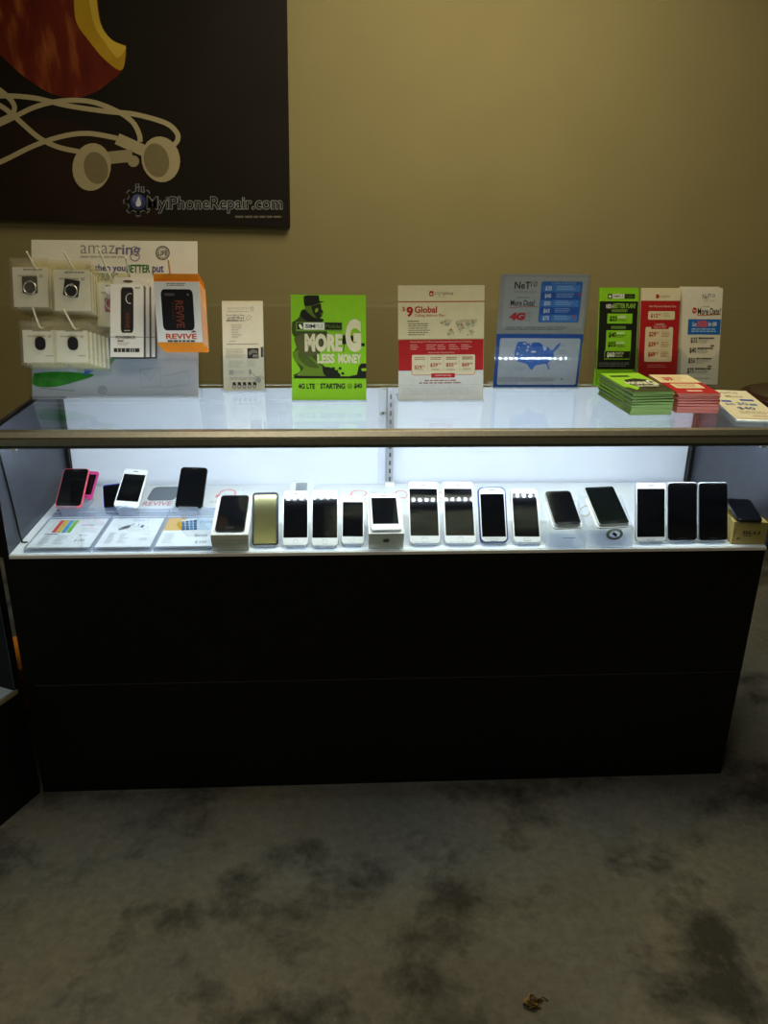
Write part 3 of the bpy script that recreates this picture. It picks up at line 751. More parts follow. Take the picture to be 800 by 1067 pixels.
A.text('it, then you', 91, 275.5, 131.5, 284.5, '#3c3f86', .02); A.text('BETTER', 132.5, 275.5, 157.5, 284, '#2c6a35', .03); A.text('put', 159.5, 276, 171.5, 286, '#3c3f86', .02)
A.text('AZRING', 96, 284.5, 124, 292.5, '#2c6a35', .03)
A.line([(42, 394), (72, 397), (78, 407), (44, 404), (42, 394)], .6, '#6d7a6c'); A.ring(107, 406, 4.5, .7, '#86899a', 4.2); A.small(104.5, 404, 110, 408, 2, '#86899a', .5)
A.line([(146, 385), (166, 383), (168, 402), (147, 404), (146, 385)], .6, '#a2a6a8'); A.line([(150, 388), (156, 396), (163, 387)], .6, '#a2a6a8'); A.line([(170, 392), (196, 386), (198, 400), (172, 404)], .6, '#a6aaac')
b.build('display_board', bd_, recalc=False)
b = MB()
b.b2((-BWid/2, -.028, .002), (BWid/2+.012, -.026, .095), ACR); b.b2((BWid/2+.010, -.026, .002), (BWid/2+.012, .004, .115), ACR); b.b2((-BWid/2, -.028, 0), (BWid/2+.012, .004, .002), ACR)
b.build('clear_pocket', bd_)
b = MB(); b.tube([MBi @ (MBd @ V((0, .008, BH*.7))), MBi @ V((B.x, B.y+BH*.7*math.sin(math.radians(t))+.09, TB+.004))], .004, STEEL, 8); b.build('rear_leg', bd_)
HOOK = mat('#dcd6b8', .25, 0, .5, .02)

def hang(u, v, Y): return at(u, v, 1, Y)
def board_y(Z): return B.y+(Z-B.z)*math.tan(math.radians(t))-.004
def hook(px, tip_px, Y):
    """peg from the board out to the plane Y, turned up at its end"""
    a = at(px[0], px[1], 1, Y); e = at(tip_px[0], tip_px[1], 1, Y-.02)
    s = V((a.x, board_y(a.z-.012), a.z-.012))
    pts = smooth3([s, V((a.x, (s.y+Y)/2, a.z-.010)), V((a.x, Y+.006, a.z-.004)), V((a.x+(e.x-a.x)*.3, Y-.008, a.z+(e.z-a.z)*.3)), e])
    b = MB(); b.tube([MBi @ p for p in pts], .0024, HOOK, 8); return b.build('peg_hook', bd_)
def smooth3(P, n=5):
    out = []
    for i in range(len(P)-1):
        a, b_, c, d = P[max(i-1, 0)], P[i], P[i+1], P[min(i+2, len(P)-1)]
        for k in range(n):
            t_ = k/n; out.append(.5*((2*b_)+(c-a)*t_+(2*a-5*b_+4*c-d)*t_*t_+(3*b_-a-3*c+d)*t_**3))
    out.append(P[-1]); return out

def ring_pack(w, h, style):
    """small square pack: white card in a clear sleeve, a phone ring or a finger loop in its middle"""
    r = thing('ring_holder_pack', Matrix.Identity(4), '-', 'accessory pack')
    b = MB(); b.b2((-w/2+.006, .0015, .006), (w/2-.004, .0035, h-.022), CARD)
    A = Art(b, w, h, (0, 0, 100, 100), .0015); A.small(34, 21, 84, 24, 1, '#8a8672', .9, 0); A.small(20, 33, 70, 37, 1, '#b9b5a0', .8, 0); A.rect(74, 32, 84, 38, '#c9c5b2')
    if style in 'op': A.small(66, 78, 88, 80, 1, '#8f8b78', .9, 0)
    b.build('backing_card', r, recalc=False)
    b = MB(); b.b2((-w/2, -.0012, 0), (w/2, -.0004, h), BAG); b.b2((-w/2, .0060, 0), (w/2, .0066, h), BAG); b.b2((-w/2, -.0012, -.0008), (w/2, .0066, .0004), BAG); b.build('clear_sleeve', r)
    cx, cz = .0, h*.47
    if style in 'gb':
        c = mat('#6c6860', .35, .5, .5, .03) if style == 'g' else mat('#141416', .35, .2, .5, 0)
        R = Matrix.Rotation(0 if style == 'g' else .16, 4, 'Y'); Mx = Matrix.Translation((cx, 0, cz)) @ R
        b = MB(); b.prism(rrect(-.018, -.019, .018, .021, .003), -.0004, .0014, c, Mx); b.build('ring_plate', r)
        b = MB(); b.tube([Mx @ V((.0145*math.cos(2*PI*i/28), -.0022, -.006+.0145*math.sin(2*PI*i/28))) for i in range(28)], .0020, mat('#d0cdbf', .25, .7, .5, 0), 8, True)
        b.prism(ellipse(0, .0085, .004, .004, 14), -.0030, -.0006, mat('#d0cdbf', .25, .7, .5, 0), Mx); b.build('finger_ring', r)
    elif style == 'k':
        b = MB(); b.prism(rrect(-.017, -.022, .017, .012, .003), -.0004, .0014, mat('#b5707a', .4, .3, .5, .02), Matrix.Translation((cx, 0, cz))); b.build('ring_plate', r)
        b = MB(); b.tube([V((cx+.014*math.cos(2*PI*i/28), -.0022, cz-.002+.014*math.sin(2*PI*i/28))) for i in range(28)], .0019, mat('#d9c9c6', .3, .6, .5, 0), 8, True); b.build('finger_ring', r)
        b = MB(); b.prism(ellipse(cx-.004, cz+.030, .0105, .0105, 20), -.003, .001, WHITEPL); b.build('round_mount', r)
    else:
        b = MB(); b.prism(rrect(-.012, -.016, .012, .016, .0115), -.003, .0014, mat('#17161a', .5, 0, .4, 0), Matrix.Translation((cx+.004, 0, cz+.002))); b.build('oval_mount', r)
    return r
def pack_stack(proto, px, Y, n, step, roll, labels, group):
    """the first pack of a peg hangs furthest out, the rest behind it, each a little lower"""
    P = at(px[0], px[1], 1, Y)
    put(proto, frame(P, *rec(15, 0, -roll))); proto['label'] = labels[0]; proto['group'] = group
    for k in range(1, n):
        rr = roll+(random.random()-.5)*.05; 
        dup(proto, frame(P+V(step)*k, *rec(15-k*.6, 0, -rr)), labels[1], group)
YF = B.y+.012
pk = ring_pack(37/400*1.0, .122, 'g')
Yp = .318
pack_stack(pk, (32.3, 322.5), Yp, 5, (.0035, .0095, -.0065), .01, ('foremost square pack with a grey plate and metal ring, upper left peg', 'square ring pack hanging behind the foremost grey ring pack'), 'grey ring packs on the upper left peg')
pk = ring_pack(38/400, .125, 'b')
pack_stack(pk, (75.5, 326.5), Yp-.01, 5, (.0032, .0095, -.0060), .02, ('foremost square pack with a tilted black plate and metal ring', 'square ring pack hanging behind the foremost black ring pack'), 'black ring packs on the second peg')
pk = ring_pack(34/400, .135, 'k')
pack_stack(pk, (117.5, 343), Yp+.012, 2, (.002, .008, -.002), .02, ('square pack with a pink plate and ring, partly behind the black power bank box', 'square pack hanging behind the pink ring pack'), 'pink ring packs on the middle peg')
pk = ring_pack(36/410, .106, 'o')
pack_stack(pk, (41.5, 380.5), Yp-.052, 4, (.004, .0095, -.0055), .0, ('foremost small pack with a black oval, lower left peg', 'small oval pack hanging behind the foremost one at lower left'), 'black oval packs on the lower left peg')
pk = ring_pack(35/410, .104, 'p')
pack_stack(pk, (75.3, 380.2), Yp-.054, 6, (.0075, .0085, -.0048), .0, ('foremost small pack with a black oval, right of its twin on the lower left peg', 'small oval pack hanging behind the foremost one of the lower right peg'), 'black oval packs on the lower right peg')
for a, e, Y in (((37, 279), (27.5, 262), Yp+.02), ((77, 280), (66, 262), Yp+.02), ((120, 300), (102, 258), Yp+.03), ((41, 340), (34, 321), Yp-.04), ((77, 341), (66, 322), Yp-.04),
                ((135, 288), (131, 268), Yp+.03), ((178, 290), (175.5, 270), Yp+.03)):
    hook(a, e, Y)
# black and white power bank boxes
def art_box(px, W, H, D, roll, Y, labels, n, step, group, name, build, t=0):
    P = at(px[0], px[1], 1, Y); x, z = rec(t, 0, -roll)
    r = thing(name, frame(P, x, z), labels[0], 'box', group); build(r, W, H, D)
    for k in range(1, n):
        rr = roll+(-.03+.02*k); 
        dup(r, frame(P+V(step)*k, *rec(t-k*.8, 0, -rr)), labels[1], group)
def power_bank(r, W, H, D):
    side = mat('#17171a', .4, 0, .4, .05); b = MB(); b.b2((-W/2, .0006, 0), (W/2, D, H), side); b.build('box_body', r, .0006)
    b = MB(); b.b2((-W/2, 0, 0), (W/2, .0012, H), CARD); A = Art(b, W, H, (0, 0, 100, 100))
    A.rect(31, 4, 70, 67, '#4c4a40', 7); A.rect(34, 5.5, 67, 65.5, '#15151a', 6); A.rect(40, 9, 62, 62, '#2a2226', 5)
    A.text('REVIVE', 46, 40, 57, 60, '#7c3a22', .01, 90); A.small(42, 63, 60, 64.6, 1, '#c9c5b4', .9, .2)
    A.small(74, 4, 90, 6, 1, '#8f8b7a', .9, 0)
    A.rect(0, 72.3, 100, 72.9, '#3b3a34'); A.text('POWERBRICK', 17, 71, 76, 75.2, '#3b3a34', .02); A.small(22, 77, 40, 79, 1, '#23221e', .9, 0); A.small(22, 80, 60, 85, 2, '#c2beac', .5, .3)
    A.small(11, 88, 88, 94, 1, '#3b3a34', .9, 0, 3)
    b.build('front_label', r, recalc=False)
    b = MB(); b.b2((-W*.42, D*.45, H), (W*.42, D*.55, H+.020), CARD); b.prism(ellipse(0, H+.010, .012, .0035, 16), D*.44, D*.45, mat('#56523f', .6)); b.build('hang_tab', r)
    b = MB(); Mx = Matrix.Translation((W*.10, 0, H*.80))
    b.tube([Mx @ V((.010*math.cos(t_), -.0016, .012*math.sin(t_))) for t_ in [math.radians(70+i*11) for i in range(20)]], .0012, mat('#d9d6c8', .3, .5, .5, 0), 6); b.build('key_ring', r)
art_box((132.2, 372), .079, .177, .022, .17, .252, ('black and white power bank box tilted on the middle peg, foremost of its stack', 'power bank box hanging behind the foremost black and white one'), 3, (.0085, .0245, -.0045), 'power bank boxes on the middle peg', 'power_bank_box', power_bank, 23)
OR = mat('#ee9420', .5, 0, .3, .18, 25)
def battery_box(r, W, H, D):
    b = MB(); b.b2((-W/2, .0006, 0), (W/2, D, H), OR); b.build('box_body', r, .0006)
    b = MB(); b.b2((-W/2, 0, .010), (W/2, .0012, H-.001), CARD); A = Art(b, W, H, (0, 0, 100, 100))
    A.rect(0, 94, 100, 100, OR)
    A.rect(14, 12, 84, 75, '#101012', 8); A.text('REVIVE', 44, 29, 62, 71, '#7a3a24', .02, 90); A.small(37, 32, 40, 60, 6, '#5b3a2a', .5, .1)
    A.rect(22, 18, 44, 22, '#55534a', 1); A.disc(73, 20, 2.2, '#8a887c', 1.4)
    A.text('REVIVE', 19, 80, 87, 88.5, '#d0501e', .03); A.small(22, 90, 84, 93.4, 1, '#57544a', .9, 0); A.rect(76, 76, 86, 78, '#57544a', .6); A.rect(79, 75, 83, 76, '#57544a')
    A.small(28, 3, 70, 8, 2, '#8a8672', .5, .1)
    b.build('front_label', r, recalc=False)
    b = MB(); b.b2((-W*.5, D*.3, H), (W*.49, D*.45, H+.017), OR); b.build('hang_tab', r)
art_box((188.2, 361), .108, .153, .016, -.03, .272, ('orange and white battery box with a black window, foremost of its stack', 'orange battery box hanging behind the foremost one'), 4, (.0012, .0175, -.008), 'orange battery boxes on the right peg', 'battery_box', battery_box, 4)

# ---- leaflet holder with the white leaflets
def sheet_thing(name, bpx, tpx, wpx, t, label, cat, src, paint, base='#f2efe6', thick=.0012, zb=.003, group=None, roll=None, wtop=None):
    Bq = at(bpx[0], bpx[1], 2, TB+zb); x, z, L, n = face_axes(Bq, tpx, t); W = wpx/scale_at(Bq)
    if roll is not None: x, z = rec(t, 0, roll)
    M = frame(Bq, x, z)
    return M, W, L
def sheet_mesh(W, L, base, src, paint, thick=.0012):
    b = MB(); b.b2((-W/2, 0, 0), (W/2, thick, L), ink(base)); paint(Art(b, W, L, src)); return b
def leaf_art(A):
    A.text('amazring', 108, 135, 375, 172, '#b3ae98', -.004); A.ring(358, 160, 17, 5, '#a5a0a6', 30); A.small(110, 180, 330, 192, 1, '#b9b49f', .7, .1)
    A.text('if you like it, then', 95, 213, 280, 236, '#4a4a46', .01); A.text('you BETTER put', 105, 240, 275, 262, '#2d2d2c', .03); A.text('AMAZRING on it', 90, 266, 275, 286, '#2d2d2c', .03)
    A.line([(285, 290), (300, 245), (330, 225), (352, 235), (330, 265), (300, 275)], 6, '#b3ae98')
    A.small(145, 318, 260, 465, 9, '#a8a490', .35, .5, 3); A.small(120, 484, 190, 494, 1, '#a8a490', .7, .2)
    A.rect(90, 515, 415, 523, '#a39c84'); A.small(85, 566, 285, 665, 7, '#b5b09c', .4, .2, 6)
    A.rect(300, 562, 415, 668, '#2a2a28'); A.poly([(310, 600), (350, 575), (400, 585), (410, 620), (360, 610), (320, 640)], '#77756a'); A.poly([(360, 625), (410, 630), (405, 660), (350, 655)], '#8d8a7c')
    A.rect(437, 552, 458, 655, '#3c3c38'); A.small(105, 690, 270, 770, 6, '#c6c3b8', .35, .4, 8); A.small(300, 690, 380, 760, 5, '#c6c3b8', .35, .4, 9)
    A.rect(110, 785, 158, 835, '#b4b3ad'); A.small(165, 790, 300, 830, 3, '#c6c3b8', .4, .3, 4); A.disc(325, 808, 14, '#a3a29c', 30)
    A.text('amazring', 115, 850, 400, 900, '#a9a8a6', -.004); A.line([(350, 820), (380, 860), (430, 850), (460, 880)], 6, '#a3a29c'); A.disc(410, 890, 26, '#a9a8a6', 30)
    for k in range(5): A.poly([(140+k*52, 915), (170+k*52, 908), (182+k*52, 940), (150+k*52, 945)], '#2a2a2a'); A.ring(158+k*52, 955, 18, 6, '#55554f', 22)
M, W, L = sheet_thing('leaflet', (254, 407.2), (252, 315.5), 41.5, 20, '', '', None, None)
hl = thing('leaflet_holder', M, 'small clear holder with white leaflets, between the pegged board and the green sign', 'leaflet holder')
b = MB(); b.b2((-W/2-.006, .008, -.002), (W/2+.006, .010, L*.72), ACR); b.build('back_plate', hl)
b = MB(); b.b2((-W/2-.006, -.004, -.002), (W/2+.006, -.002, L*.40), ACR)
for s in (-1, 1): b.b2((s*(W/2+.005)-.001, -.002, -.002), (s*(W/2+.005)+.001, .010, L*.40), ACR)
b.b2((-W/2-.006, -.004, -.004), (W/2+.006, .010, -.002), HAZY)
b.build('front_pocket', hl)
b = MB(); tt = math.radians(20); Mi = M.inverted(); f_ = M @ V((0, .0105, L*.6)); b.tube([V((0, .0105, L*.6)), Mi @ V((f_.x, f_.y+.05, TB+.002))], .003, ACR, 8); b.build('rear_foot', hl)
lb = sheet_mesh(W, L, '#e4dfc8', (52, 95, 460, 1000), leaf_art, .0010).build('leaflet', None, recalc=False)
tag(lb, 'foremost white leaflet in the small clear holder', 'leaflet', 'white leaflets in the small clear holder'); put(lb, M)
for k in range(1, 5):
    o = lb.copy(); COL.objects.link(o); o.matrix_world = M @ Matrix.Translation((.0022*(k % 2)-.0005, .0016*k, .0016*k)); o['label'] = 'white leaflet tucked behind the foremost one in the small clear holder'

# ---- upright signs
def sign(bpx, tpx, wpx, t, label, base, src, paint, foot=True, roll=None, cover=False):
    M, W, L = sheet_thing('s', bpx, tpx, wpx, t, '', '', None, None, roll=roll)
    r = thing('counter_sign', M, label, 'sign')
    sheet_mesh(W, L, base, src, paint).build('printed_sheet', r, recalc=False)
    b = MB(); e = .0015
    b.b2((-W/2-e, .0014, -.002), (W/2+e, .0034, L+e), ACR)
    b.build('clear_back', r)
    if cover:
        b = MB(); b.b2((-W/2-e, -.0125, -.002), (W/2+e, -.0105, L+e), ACR); b.build('clear_cover', r)
    if foot:
        Mi = M.inverted(); b = MB(); p0 = M.translation
        pts = [V((-W/2-e, -.012, TB)), V((W/2+e, -.012, TB)), V((W/2+e, .075, TB)), V((-W/2-e, .075, TB))]
        lo = [Mi @ V((p0.x+p.x, p0.y+p.y, TB+.0002)) for p in pts]; hi = [Mi @ V((p0.x+p.x, p0.y+p.y, TB+.0025)) for p in pts]
        for i in range(4):
            j = (i+1) % 4; b.face([lo[i], lo[j], hi[j], hi[i]], FOOT)
        b.face(lo[::-1], FOOT); b.face(hi, FOOT); b.build('clear_foot', r)
    return r, M, W, L
FOOT = clear('#fafcff', 'clear_block_acrylic', 1.45, .06, .10)
GR = '#86c41c'; DK = '#14180d'
def simple_art(A):
    A.poly([(50, 60), (735, 60), (735, 985), (50, 985)], GR)
    # man in a cap looking down, in dark tones
    A.poly(smooth([(60, 300), (120, 260), (140, 205), (170, 190), (200, 250), (330, 285), (380, 390), (420, 470), (330, 520), (300, 640), (360, 690), (410, 770), (70, 770), (130, 720), (60, 590), (120, 480), (60, 400), (60, 300)], 4), '#3c4a1c')
    A.poly(smooth([(60, 560), (150, 540), (230, 600), (330, 690), (400, 770), (110, 770), (160, 700), (80, 640), (60, 560)], 4), '#63801f')
    A.poly(smooth([(110, 560), (200, 600), (270, 660), (300, 700), (200, 690), (120, 620), (110, 560)], 4), '#4a5d1d')
    A.poly(smooth([(135, 240), (160, 190), (210, 195), (260, 250), (340, 270), (335, 290), (200, 290), (135, 240)], 4), DK)
    A.poly(smooth([(180, 130), (310, 130), (330, 180), (345, 210), (330, 250), (270, 260), (210, 220), (180, 180), (180, 130)], 4), '#57701d')
    A.poly(smooth([(235, 160), (320, 140), (325, 185), (345, 205), (320, 225), (330, 250), (290, 265), (250, 210), (235, 160)], 4), '#1b2010')
    A.poly([(275, 180), (300, 175), (295, 205), (270, 215)], '#86a32f')
    A.poly([(170, 140), (168, 75), (200, 66), (305, 66), (312, 115), (360, 120), (310, 132), (240, 155), (180, 160)], DK)
    A.poly(smooth([(75, 440), (150, 400), (280, 400), (330, 520), (240, 600), (120, 560), (75, 440)], 4), '#55592c')
    A.poly(smooth([(330, 690), (420, 700), (500, 770), (360, 770), (330, 690)], 4), DK)
    for px_, py_ in ((425, 690), (455, 715), (485, 690), (510, 735), (440, 740), (470, 755)): A.poly([(px_, py_), (px_+24, py_+6), (px_+18, py_+28), (px_-6, py_+20)], DK)
    A.poly([(590, 770), (650, 760), (665, 690), (690, 660), (735, 660), (735, 790), (590, 790)], DK); A.poly([(690, 705), (735, 700), (735, 725), (695, 728)], GR)
    A.poly([(70, 770), (735, 775), (735, 792), (70, 792)], DK)
    A.poly([(510, 490), (525, 410), (560, 405), (620, 420), (640, 490)], DK); A.line([(640, 490), (722, 495)], 26, DK); A.line([(535, 490), (525, 560)], 6, DK)
    A.rect(95, 298, 520, 378, '#6f9a2c'); A.rect(105, 305, 162, 362, DK); A.poly(smooth([(118, 325), (135, 315), (150, 335), (155, 355), (135, 355), (118, 325)], 4), '#e8ecd6')
    A.rect(162, 302, 355, 364, '#dfe3cf'); A.rect(355, 302, 512, 364, DK)
    A.text('SIM', 180, 317, 268, 350, '#15160f', .03); A.text('PLE', 272, 317, 345, 350, '#6b6f60', -.008); A.text('Mobile', 366, 316, 500, 350, '#5d7d2a', -.005)
    A.text('MORE', 172, 398, 518, 558, '#d9d3ae', .06); A.text('G', 545, 268, 690, 560, '#d9d3ae', .07); A.text('LESS', 285, 575, 445, 660, '#d9d3ae', .05); A.text('MONEY', 478, 575, 692, 660, '#d9d3ae', .05)
    A.rect(50, 795, 735, 985, GR)
    A.text('4G LTE', 108, 838, 262, 886, DK, .045); A.text('TM', 268, 838, 292, 848, DK); A.text('STARTING', 310, 836, 540, 886, DK, .045); A.text('@', 562, 838, 606, 886, DK, .0); A.text("$40", 622, 836, 696, 886, DK, .045)
sign((343, 416.8), (342, 307.2), 77, 14, 'bright green upright sign with a man in a cap and large white lettering', GR, (50, 60, 735, 985), simple_art)
RED = '#a81c1c'
def plus_art(A):
    A.rect(33, 58, 760, 190, '#d8cda2'); A.rect(33, 188, 760, 197, '#a8402c')
    A.rect(295, 105, 330, 148, RED, 8); A.disc(312, 130, 9, '#d8cda2'); A.text('page', 338, 112, 412, 146, '#8d866c', -.008); A.text('plus', 415, 108, 497, 146, '#7d765e', .01); A.small(350, 155, 440, 160, 1, '#b0a888', .8, 0)
    A.rect(33, 197, 760, 508, '#d5cb9f')
    A.text('$', 68, 232, 94, 272, RED, .012); A.text('9', 103, 232, 160, 318, RED, .045); A.text('Global', 172, 230, 360, 285, RED, .03); A.text('Calling Add-on Plan', 172, 294, 425, 322, RED, .005)
    A.small(112, 350, 210, 362, 1, '#4c4634', .7, 0); A.small(118, 372, 310, 480, 6, '#5b5440', .35, .25, 11)
    rn = random.Random(5)
    for pts in ([(375, 365), (430, 340), (490, 345), (455, 400), (435, 395), (400, 375)], [(460, 420), (490, 430), (485, 460), (462, 482), (455, 450)], [(520, 375), (560, 345), (600, 350), (560, 385), (530, 390)], [(540, 400), (585, 395), (570, 430), (552, 462), (548, 430)], [(590, 350), (700, 345), (690, 375), (640, 390), (625, 420), (600, 380)], [(635, 430), (665, 440), (660, 468), (640, 462)]):
        A.poly(pts, '#b9b08a')
        for k in range(6):
            u = sum(p[0] for p in pts)/len(pts)+rn.uniform(-30, 30); v = sum(p[1] for p in pts)/len(pts)+rn.uniform(-20, 20); A.disc(u, v, rn.uniform(2.5, 6), '#5a5341')
    A.disc(480, 425, 7, RED); A.disc(565, 385, 7, RED)
    A.rect(33, 508, 756, 768, RED)
    A.text('Great Rates To Many International Destinations Including', 135, 518, 655, 536, '#d8b0a0', 0)
    for i, u in enumerate((135, 270, 365, 463, 567)): A.small(u, 550, u+90, 600, 3, '#d3978a', .4, .4, 20+i)
    A.text('Nationwide Monthly Plans', 285, 610, 510, 627, '#d8b0a0', 0)
    A.rect(145, 632, 688, 812, RED, 14); A.rect(148, 635, 685, 805, '#d3c9a4', 12)
    for i, (p, u) in enumerate((('$29', 168), ('$39', 303), ('$55', 438), ('$69', 572))):
        if i: A.rect(u-22, 650, u-20, 780, '#b0a686')
        A.small(u+2, 655, u+95, 684, 2, '#8d4a38', .45, .1, 30+i); d = 18 if i == 0 else 0
        A.text(p, u, 705+d, u+64, 740+d, RED, .02); A.text('95', u+68, 705+d, u+92, 720+d, RED, .01); A.small(u+10, 752, u+82, 770, 2, '#a0987a', .4, .2, 40+i)
    A.rect(33, 768, 752, 1022, '#c9c9bf'); A.rect(145, 768, 688, 806, '#d3c9a4'); A.line([(148, 770), (148, 795), (160, 806), (675, 806), (686, 795), (686, 770)], 4, RED)
    A.rect(312, 792, 515, 830, RED, 6); A.text('Unlimited Global Calling', 345, 800, 480, 822, '#dba79a', .01)
    A.small(255, 848, 525, 860, 1, '#8a5a4e', .8, 0, 3); A.small(208, 868, 575, 882, 1, '#8a6a62', .8, 0, 4)
    A.rect(33, 890, 748, 893, '#b5b2a8'); A.small(60, 912, 710, 985, 5, '#b4b4ae', .3, .1, 9)
sign((459.2, 416.8), (459.8, 297.2), 88.5, 10, 'white and red upright sign with a world map and large red nine', '#d3ceb4', (33, 58, 760, 1022), plus_art)
def net_art(A):
    A.rect(25, 40, 755, 485, '#97958a'); A.rect(60, 60, 740, 440, '#a3a195', 20)
    A.text('NeT', 140, 95, 272, 148, '#191a1c', .02); A.text('10', 276, 92, 326, 132, '#2c2d30', 0, 0, .1); A.text('WIRELESS', 140, 160, 322, 178, '#6d6c66', -.005)
    A.text('NOW you get', 168, 205, 272, 218, '#2b2b2b', .01); A.text('More Data!', 118, 228, 320, 272, '#191a1c', .015); A.line([(105, 288), (200, 280), (345, 278)], 5, '#b3463c')
    A.text('4G', 118, 322, 248, 380, '#b41f1f', .07, 0, .06); A.text('LTE', 252, 322, 296, 384, '#5d5c57', -.02)
    A.rect(362, 92, 706, 394, '#2b62a4', 16)
    for i, p in enumerate(('$35', '$40', '$50', '$65', '$75')):
        v = 118+i*55; A.rect(372, v, 690, v+50, ['#3a73b2', '#1d4f96', '#3f78b6', '#1d4f96', '#3a6fae'][i]); A.rect(478, v, 690, v+50, ['#4a80bb', '#1f569f', '#4a80bb', '#2258a4', '#4a80bb'][i])
        A.text(p, 398, v+8, 452, v+44, '#d7d9d6', .02); A.small(495, v+6, 660, v+42, 3, '#a8bcd2', .35, .4, 50+i)
    A.text('UNLIMITED', 450, 98, 650, 112, '#8fb2d6', 0); A.poly([(668, 178), (690, 176), (696, 200), (684, 196)], '#b8434a'); A.poly([(645, 338), (672, 342), (672, 372)], '#b8434a')
    A.small(90, 430, 640, 462, 2, '#7b7972', .35, .15, 60)
    A.rect(20, 484, 760, 900, '#164a90'); A.rect(52, 515, 740, 880, '#b3b6b8', 16)
    A.poly(smooth([(205, 545), (265, 540), (300, 560), (340, 548), (400, 552), (430, 590), (470, 580), (500, 610), (545, 565), (572, 550), (555, 590), (520, 625), (530, 660), (500, 690), (480, 710), (498, 750), (486, 755), (465, 715), (410, 720), (370, 730), (345, 762), (318, 738), (290, 712), (210, 690), (183, 640), (190, 590), (205, 545)], 3), '#3a6bb4')
    rn = random.Random(9)
    for k in range(26):
        u, v = rn.uniform(195, 320), rn.uniform(552, 695); A.disc(u, v, rn.uniform(5, 11), '#b3b6b8' if k % 2 else '#2a5bb0')
    for k in range(22):
        u, v = rn.uniform(335, 510), rn.uniform(600, 700); A.disc(u, v, rn.uniform(5, 14), '#2a5bb0')
    A.disc(375, 575, 45, '#2a5bb0', 22); A.disc(345, 618, 22, '#c4c8ce', 8); A.disc(440, 590, 12, '#9fb6d4', 20)
    A.small(200, 740, 310, 770, 3, '#8f9295', .25, .5, 61); A.small(60, 822, 610, 860, 4, '#8f9295', .3, .25, 62); A.rect(608, 828, 622, 838, '#2b62a4')
    for v in (565, 610, 632, 692): A.small(560, v, 640, v+5, 1, '#8f9295', .8, .5, v)
sign((557.4, 403.4), (568.5, 285.7), 89, -3, 'blue and silver upright sign with a map of the country in a clear slanted holder', '#97958a', (20, 40, 760, 900), net_art, True, 0, True)

# ---- triple brochure holder
Bt = at(683, 402.5, 2, TB+.002); tr_t = 13; xx, zz = rec(tr_t)
MT = frame(Bt, xx, zz); k_ = 1/scale_at(Bt)
th = thing('brochure_holder', MT, 'clear three pocket holder with green, red and white brochures', 'leaflet holder')
Wt = 138*k_
b = MB(); b.b2((-Wt/2, .020, 0), (Wt/2, .022, .16), ACR); b.build('back_plate', th)
slots = (-.1135, .002, .1195)
for i, cx in enumerate(slots):
    hw = .0555; H1 = .085
    b = MB(); outl = [(-hw, 0), (hw, 0), (hw, H1+.018), (hw-.006, H1+.012)]+[(hw*.75*math.cos(a)*.95, H1-.012*math.sin(a)) for a in [PI*j/10 for j in range(11)]]+[(-hw+.006, H1+.012), (-hw, H1+.018)]
    b.prism([(p[0]+cx, p[1]) for p in outl], -.006, -.004, ACR)
    for s in (-1, 1): b.b2((cx+s*hw-.001, -.006, 0), (cx+s*hw+.001, .020, H1+.018), ACR)
    b.b2((cx-hw, -.006, -.002), (cx+hw, .022, 0), HAZY); b.build('pocket', th)
Mi = MT.inverted()
for s in (-1, 1):
    b = MB(); f_ = MT @ V((s*.12, .0225, .13)); b.tube([V((s*.12, .0225, .13)), Mi @ V((f_.x, f_.y+.035, TB+.002))], .003, ACR, 8); b.build('rear_foot', th)
def gleaf(A):
    A.rect(45, 50, 272, 540, GR); A.rect(48, 110, 270, 465, DK); A.poly([(35, 455), (262, 455), (260, 540), (30, 540)], GR)
    A.rect(92, 72, 250, 98, '#6f9a2c'); A.rect(95, 74, 118, 96, DK); A.disc(106, 86, 7, '#dfe3cf'); A.rect(120, 74, 188, 96, '#dfe3cf'); A.rect(190, 74, 250, 96, DK); A.text('SIMPLE', 124, 79, 184, 91, '#20221a', .01); A.text('Mobile', 195, 79, 244, 91, '#5d7d2a', 0)
    A.text('NEED A', 85, 125, 128, 145, '#d9dcc6', .03); A.text('BETTER PLAN?', 130, 120, 255, 145, '#8fb84a', .03); A.rect(118, 150, 210, 164, '#5d7d2a', 4)
    A.rect(95, 172, 240, 222, GR); A.text('$25', 108, 184, 152, 214, DK, .04); A.text('UNLIMITED', 156, 182, 204, 196, '#dfe3cf', .02); A.small(156, 200, 210, 212, 2, DK, .4, .3, 3)
    A.rect(118, 234, 205, 249, '#5d7d2a', 4); A.rect(92, 256, 238, 358, GR); A.text('$40', 106, 266, 150, 296, DK, .04); A.text('$55', 104, 314, 150, 344, DK, .04)
    A.text('UNLIMITED', 152, 264, 200, 276, '#dfe3cf', .02); A.small(152, 280, 210, 296, 2, DK, .4, .3, 4); A.text('UNLIMITED', 152, 314, 200, 326, '#dfe3cf', .02); A.small(152, 330, 210, 344, 2, DK, .4, .3, 5)
    A.line([(88, 360), (236, 360), (234, 402), (86, 402), (88, 360)], 4, GR); A.text('$60', 100, 366, 146, 396, '#dfe3cf', .04); A.text('UNLIMITED', 148, 366, 198, 378, '#b9c89a', .02); A.small(148, 382, 205, 394, 2, '#b9c89a', .4, .3, 6)
    A.small(55, 420, 250, 445, 3, '#8a8f7e', .35, .2, 7)
